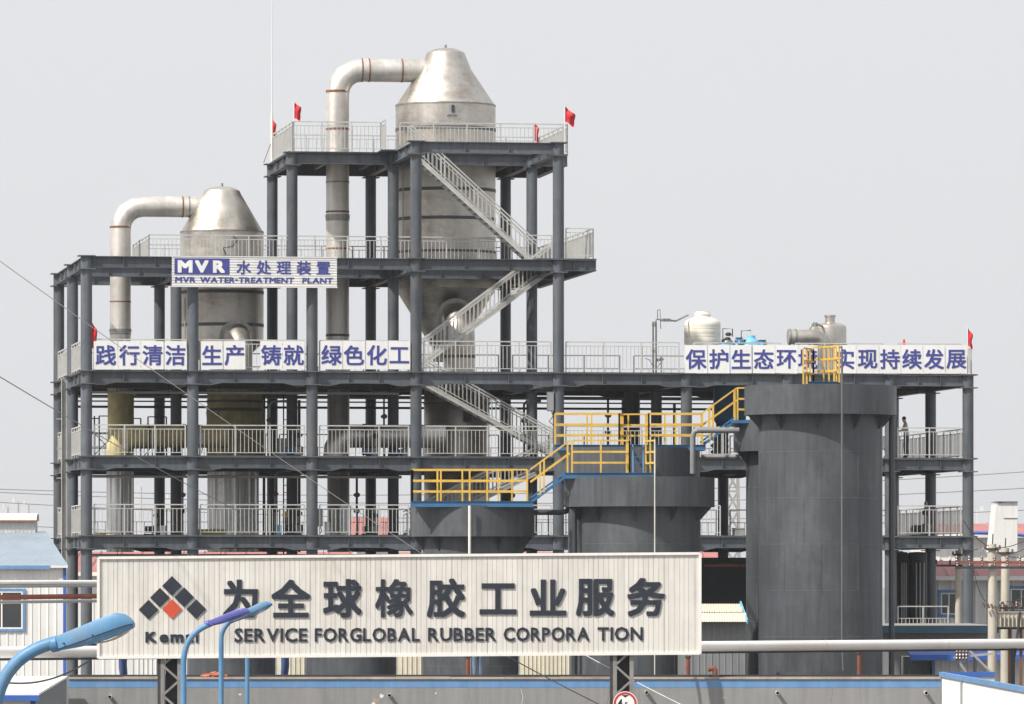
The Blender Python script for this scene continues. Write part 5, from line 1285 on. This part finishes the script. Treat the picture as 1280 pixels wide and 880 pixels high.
MB().bar((WX(1192, 212), 212, WZ(822, 212)), (WX(1244, 212), 212, WZ(817, 212)), .07, .07).build('crossarm', 'galvanised_dull', ic)
for x in (1196, 1200, 1204, 1208):
    MB().lathe([(.02, WZ(825, 212)), (.06, WZ(823, 212)), (.03, WZ(821, 212)), (.06, WZ(819, 212)), (.03, WZ(817, 212)), (.06, WZ(815, 212)), (0, WZ(812, 212))], WX(x, 212), 212 - .08, 8).build('insulator', 'insulator', ic, True)
MB().box(WX(1218, 212) - .04, WX(1218, 212) + .04, 212, 212.08, 0, WZ(820, 212)).build('post', 'dark_metal', ic)

# ------------------------------------------------------------------ wires
def wire(label, pts, r, m_, sag=0.0, n=24):
    (x0, y0, Ya), (x1, y1, Yb) = pts
    P = []
    for j in range(n + 1):
        f = j / n; Y = Ya + (Yb - Ya) * f
        a, b_ = Vector((WX(x0, Ya), Ya, WZ(y0, Ya))), Vector((WX(x1, Yb), Yb, WZ(y1, Yb)))
        p = a + (b_ - a) * f; p.z -= sag * 4 * f * (1 - f); P.append(p)
    o = MB().sweep(P, r, 5, False).build('overhead_wire', m_, None, True)
    return tag(o, label, 'wire')
wire('pale wire slanting across the frame from the upper sky edge', [(-20, 312, 150), (570, 720, 200)], .010, 'cable_pale', .12)
wire('grey wire slanting across the frame from the lower sky edge', [(-20, 459, 150), (300, 640, 243)], .014, 'cable_grey', .1)
wire('dark cable slanting down below the billboard centre', [(628, 817, 178), (760, 886, 165)], .017, 'cable_black', .02)
wire('pale cable slanting past the lattice post of the road sign', [(730, 818, 178), (870, 890, 172)], .014, 'cable_pale', .02)
wire('dark hose drooping over the kiosk roof', [(5, 853, 180), (122, 818, 200)], .03, 'cable_black', .32)
for k, (yl, yr, lab) in enumerate([(610, 583, 'highest'), (613.5, 604, 'second'), (625.5, 632, 'third'), (653, 660, 'lowest')]):
    wire('faint far power line, %s of the four behind the frame' % lab, [(-40, yl, 420), (1320, yr + 4, 420)], .03, 'cable_grey', 1.0, 40)
for k, (a, b_, lab) in enumerate([((1204, 650), (1243, 684), 'sagging wire from the frame corner to the taller pole'), ((1243, 684), (1300, 660), 'wire rising from the taller pole out of the picture'), ((1258, 690), (1300, 668), 'wire rising from the shorter pole out of the picture'),
                                  ((1258, 694), (1300, 682), 'lower wire rising from the shorter pole'), ((1215, 705), (1232, 752), 'thin jumper wire dropping from the crossarm to the insulators'), ((1258, 752), (1300, 725), 'thin jumper wire above the transformer')]):
    wire(lab, [(a[0], a[1], 216), (b_[0], b_[1], 216)], .014, 'cable_black', .22, 14)
wire('dark bent cable hanging down beside the transformer legs', [(1275, 765, 215.5), (1264, 840, 215.5)], .05, 'cable_black', .2, 14)

# ------------------------------------------------------------------ buildings behind
def hall(label, px0, px1, Y, yeave, yridge, depth, roofm='roof_pink', wallm='sheet_white', wins=()):
    x0, x1 = WX(px0, Y), WX(px1, Y); ze_, zr = WZ(yeave, Y), WZ(yridge, Y + depth / 2)
    t = thing('factory_hall', label, 'building', ((x0 + x1) / 2, Y, 0))
    mb = MB(); ribwall(mb, (x0, Y), (x1, Y), 0, ze_ - .05, .5, .03); mb.build('front_wall', wallm, t)
    MB().box(x0, x1, Y + depth - .2, Y + depth, 0, ze_ - .06).build('rear_wall', wallm, t)
    for x in (x0, x1 - .2): MB().box(x, x + .2, Y + .06, Y + depth - .21, 0, ze_ - .06).build('side_wall', wallm, t)
    n = max(4, int((x1 - x0) / 1.0))
    for s in (0, 1):
        mb = MB(); ya_, yb_ = (Y - .4, Y + depth / 2) if s == 0 else (Y + depth + .4, Y + depth / 2)
        for j in range(n):
            a, b_ = x0 - .3 + (x1 - x0 + .6) * j / n, x0 - .3 + (x1 - x0 + .6) * (j + 1) / n; c = a + (b_ - a) * .85; m2 = (b_ + c) / 2
            mb.add([(a, ya_, ze_), (c, ya_, ze_), (c, yb_, zr), (a, yb_, zr), (m2, ya_, ze_ + .07), (m2, yb_, zr + .07), (b_, ya_, ze_), (b_, yb_, zr)], [(0, 1, 2, 3), (1, 4, 5, 2), (4, 6, 7, 5)])
        mb.build('roof_slope', roofm, t)
    MB().box(x0 - .3, x1 + .3, Y - .5, Y - .42, ze_ - .15, ze_ + .03).build('gutter', 'trim_white', t)
    for a, b_, y0, y1 in wins: window(t, WX(a, Y), WX(b_, Y), WZ(y1, Y), WZ(y0, Y), Y - .02, 'paint_blue', .12)
    return t
hall('long red roofed hall glimpsed behind the frame above the billboard', 66, 905, 300, 716, 690, 20)
hall('small red gabled hall seen through the third bay of the lowest deck', 441, 487, 296, 674, 647, 3.5)
hall('red roofed hall with blue framed windows behind the poles', 1160, 1330, 262, 721, 701, 9, wins=[(1176, 1196, 741, 768), (1263, 1290, 736, 762)])
h2 = hall('farther white hall with red roof and blue eave line beside the ventilation tower', 1162, 1340, 290, 668, 654.5, 14)
x0, x1 = WX(1212, 289), WX(1345, 289); mb = MB(); P = []
for j in range(13):
    f = j / 12; P.append((x0 + (x1 - x0) * f, 289.2, WZ(666 + 12 * f * f, 289)))
mb.sweep(P, .09, 6); mb.build('eave_line', 'paint_blue_deep', h2)
vt = thing('ventilation_tower', 'pale sheet clad ventilation tower rising behind the red roof', 'tower', (WX(1257, 288), 288, 0))
X0_ = lambda x: WX(x, 285)
mb = MB(); mb.prism([(X0_(1239), 285, WZ(690, 285)), (X0_(1272), 285, WZ(690, 285)), (X0_(1272), 285, WZ(627, 285)), (X0_(1255), 285, WZ(627.5, 285)), (X0_(1245.5), 285, WZ(630, 285))], (0, 3.0, 0)); mb.build('casing', 'sheet_white', vt)
MB().box(X0_(1240), X0_(1271), 285.3, 287.7, 0, WZ(690.2, 285)).build('base', 'sheet_white', vt)
MB().box(X0_(1255.5), X0_(1271.5), 284.93, 284.99, WZ(690, 285), WZ(648, 285)).build('access_panel', 'sheet_white', vt)
MB().box(X0_(1254.8), X0_(1272), 284.90, 284.995, WZ(648, 285), WZ(647.3, 285)).build('panel_trim', 'shed_grey', vt)
MB().box(X0_(1245), X0_(1272.3), 284.9, 288.1, WZ(627.3, 285), WZ(626.6, 285)).build('cap_flashing', 'shed_grey', vt)
# lattice mast behind
def mast(label, px, Y, ytop, wtop, ybase_w):
    X = WX(px, Y); zt_ = WZ(ytop, Y); t = thing('lattice_mast', label, 'mast', (X, Y, 0)); pm = F / Y
    hw = lambda z: (wtop + (ybase_w - wtop) * (1 - z / zt_)) / pm / 2
    for sx in (-1, 1):
        for sy in (-1, 1): MB().bar((X + sx * hw(0), Y + sy * hw(0), 0), (X + sx * hw(zt_), Y + sy * hw(zt_), zt_), .14 * 330 / 330 * Y / 330, .14 * Y / 330).build('leg', 'galvanised_dull', t)
    mb = MB(); n = 14
    for j in range(n):
        za, zb = zt_ * j / n, zt_ * (j + 1) / n; a, b_ = hw(za), hw(zb); th_ = .09 * Y / 330
        for s in (-1, 1):
            mb.bar((X - a, Y + s * a, za), (X + b_, Y + s * b_, zb), th_, th_); mb.bar((X + a, Y + s * a, za), (X - b_, Y + s * b_, zb), th_, th_)
            mb.bar((X + s * a, Y - a, za), (X + s * b_, Y + b_, zb), th_, th_)
            mb.bar((X - b_, Y + s * b_, zb), (X + b_, Y + s * b_, zb), th_, th_)
    mb.build('bracing', 'galvanised_dull', t, kind='stuff')
mast('lattice mast seen through the gap beside the tallest tank', 916, 330, 565, 12, 22)
mast('very faint far lattice pylon behind the second bay', 364, 2600, 588, 5, 16)
# far blocks fading in haze, helped by paint paled towards the sky tone
random.seed(3)
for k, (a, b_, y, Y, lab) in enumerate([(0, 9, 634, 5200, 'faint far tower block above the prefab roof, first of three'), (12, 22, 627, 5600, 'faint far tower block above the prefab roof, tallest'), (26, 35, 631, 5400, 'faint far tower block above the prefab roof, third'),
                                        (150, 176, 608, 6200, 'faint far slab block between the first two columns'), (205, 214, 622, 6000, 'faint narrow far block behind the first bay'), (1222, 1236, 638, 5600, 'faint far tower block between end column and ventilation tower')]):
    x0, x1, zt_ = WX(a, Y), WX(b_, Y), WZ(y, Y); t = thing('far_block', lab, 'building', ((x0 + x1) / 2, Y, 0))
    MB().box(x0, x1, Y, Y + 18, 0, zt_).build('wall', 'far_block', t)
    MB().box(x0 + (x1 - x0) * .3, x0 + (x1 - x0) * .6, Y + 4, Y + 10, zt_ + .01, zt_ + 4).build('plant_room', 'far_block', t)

# ------------------------------------------------------------------ people
def person(label, loc, yaw, H, mats, pose='stand'):
    """one skinned body; materials by height"""
    t = thing('person', label, 'person', loc)
    s = H / 1.72
    if pose == 'work':
        J = [(0, 0, .93, .13, .10), (0, .01, 1.15, .135, .10), (0, .03, 1.38, .15, .09), (0, .05, 1.48, .055, .055), (0, .10, 1.56, .075, .085), (0, .12, 1.66, .07, .08)]
        arms = [[(sx * .17, .03, 1.41, .055), (sx * .22, .12, 1.17, .045), (sx * .16, .36, 1.10, .034), (sx * .15, .43, 1.10, .03)] for sx in (-1, 1)]
        legs = [[(sx * .09, 0, .88, .10), (sx * .10, .03, .48, .085), (sx * .11, -.02, .12, .07), (sx * .13, .11, .04, .04)] for sx in (-1, 1)]
    else:
        J = [(0, 0, .93, .13, .10), (0, 0, 1.15, .135, .10), (0, 0, 1.38, .15, .09), (0, .01, 1.48, .055, .055), (0, .03, 1.56, .075, .085), (0, .03, 1.66, .07, .08)]
        arms = [[(sx * .17, 0, 1.41, .055), (sx * .23, 0, 1.14, .045), (sx * .22, .10, .92, .034), (sx * .22, .13, .84, .03)] for sx in (-1, 1)]
        legs = [[(sx * .09, 0, .88, .10), (sx * .10, .02, .48, .09), (sx * .11, -.02, .12, .078), (sx * .14, .11, .04, .04)] for sx in (-1, 1)]
    V, Ed, Rr = [], [], []
    for x, y, z, a, b in J: V.append((x, y, z)); Rr.append((a, b))
    Ed += [(i, i + 1) for i in range(len(J) - 1)]
    for ch, root in [(a, 2) for a in arms] + [(a, 0) for a in legs]:
        pv = root
        for x, y, z, r_ in ch:
            V.append((x, y, z)); Rr.append((r_, r_)); Ed.append((pv, len(V) - 1)); pv = len(V) - 1
    me = bpy.data.meshes.new('person_skeleton'); me.from_pydata([tuple(c * s for c in p) for p in V], Ed, [])
    o = bpy.data.objects.new('person_skeleton', me); COL.objects.link(o)
    md = o.modifiers.new('skin', 'SKIN')
    for i, sv_ in enumerate(me.skin_vertices[0].data): sv_.radius = (Rr[i][0] * s, Rr[i][1] * s); sv_.use_root = (i == 0)
    sub = o.modifiers.new('sub', 'SUBSURF'); sub.levels = 2; sub.render_levels = 2
    bpy.context.view_layer.update()
    m2 = bpy.data.meshes.new_from_object(o.evaluated_get(bpy.context.evaluated_depsgraph_get()))
    bpy.data.objects.remove(o)
    m2.name = 'body'; m2.materials.clear()
    for k in ('skin', *mats, 'shoe'): m2.materials.append(MATS[k])
    for p in m2.polygons:
        c = p.center / s
        p.material_index = 3 if c.z < .09 else 2 if c.z < .95 else 1 if c.z < 1.47 else 0
        if abs(c.x) > .1 and (math.hypot(c.x, c.y) > .36 or (pose != 'work' and c.z < .90 and abs(c.x) > .19)): p.material_index = 0
        p.use_smooth = True
    b = bpy.data.objects.new('body', m2); COL.objects.link(b); b.parent = t; b.rotation_euler = (0, 0, yaw)
    hb = MB()
    cz, cy = 1.635 * s, (.11 if pose == 'work' else .03) * s
    hb.lathe([(.088 * s * math.cos(q), .105 * s * math.sin(q)) for q in [R(-10 + 10 * j) for j in range(11)]], 0, 0, 14)
    hb2 = MB(); hb2.add([(x, y - .012 * s + cy, z + cz) for x, y, z in hb.v], hb.f)
    me = bpy.data.meshes.new('hair'); me.from_pydata(hb2.v, [], hb2.f); me.materials.append(MATS['hair'])
    ho = bpy.data.objects.new('hair', me); COL.objects.link(ho); ho.parent = t; ho.rotation_euler = (0, 0, yaw)
    return t
up_, vp_ = U(1133, 1.6), 1.6
person('person in pale shirt and dark trousers standing at the end bay railing', (X0 + up_ * CT - vp_ * ST, Y0 + up_ * ST + vp_ * CT, L[2] + dz), R(100), 1.68, ('shirt_pale', 'trousers_dark'), 'work')
zr2 = zt - .02
person('worker in blue overalls whose legs show under the logo end of the billboard', (WX(154, 206.6), 206.6, zr2), R(60), 1.72, ('overall_blue', 'overall_blue'))
person('worker in dark violet blue overalls seen below the billboard beside the lamp posts', (WX(356, 206.6), 206.6, zr2), R(-120), 1.70, ('overall_blue', 'overall_blue'))
person('worker in faded blue overalls seen below the middle of the billboard', (WX(597, 206.9), 206.9, zr2), R(20), 1.70, ('overall_faded', 'overall_faded'), 'work')
# low pale fence panels and shutters on the far side of that roof
for k, (a, b_, lab) in enumerate([(168, 196, 'pale ribbed shutter under the logo end of the billboard'), (346, 381, 'pale ribbed shutter behind the violet overalls worker'), (497, 527, 'pale ribbed shutter under the billboard middle'), (650, 712, 'wide pale ribbed shutter behind the dark cable')]):
    t = thing('ribbed_shutter', lab, 'shutter', (WX((a + b_) / 2, 214), 214, 0))
    mb = MB(); ribwall(mb, (WX(a, 214), 214), (WX(b_, 214), 214), 0, WZ(800, 214), .14, .03); mb.build('sheet', 'roof_cream_sheet' if k else 'sheet_white', t)
    for x in (a, b_): MB().box(WX(x, 214) - .05, WX(x, 214) + .05, 214.01, 214.1, 0, WZ(799, 214)).build('post', 'galvanised_dull', t)

# ------------------------------------------------------------------ haze
hz = MB().box(-700, 700, -20, 6900, -1, 60).build('haze', 'board_white'); hz.data.materials.clear()
hm = bpy.data.materials.new('haze_air'); hm.use_nodes = True
n, l = hm.node_tree.nodes, hm.node_tree.links; n.clear()
pv = n.new('ShaderNodeVolumePrincipled'); pv.inputs['Color'].default_value = (.93, .95, .98, 1); pv.inputs['Density'].default_value = 1.1e-4; pv.inputs['Anisotropy'].default_value = 0.2
mo = n.new('ShaderNodeOutputMaterial'); l.new(pv.outputs[0], mo.inputs['Volume'])
hz.data.materials.append(hm); hz['kind'] = 'stuff'; hz['label'] = 'pale even haze filling the air'; hz['category'] = 'haze'
for o in bpy.data.objects:
    if '_off' in o: del o['_off']
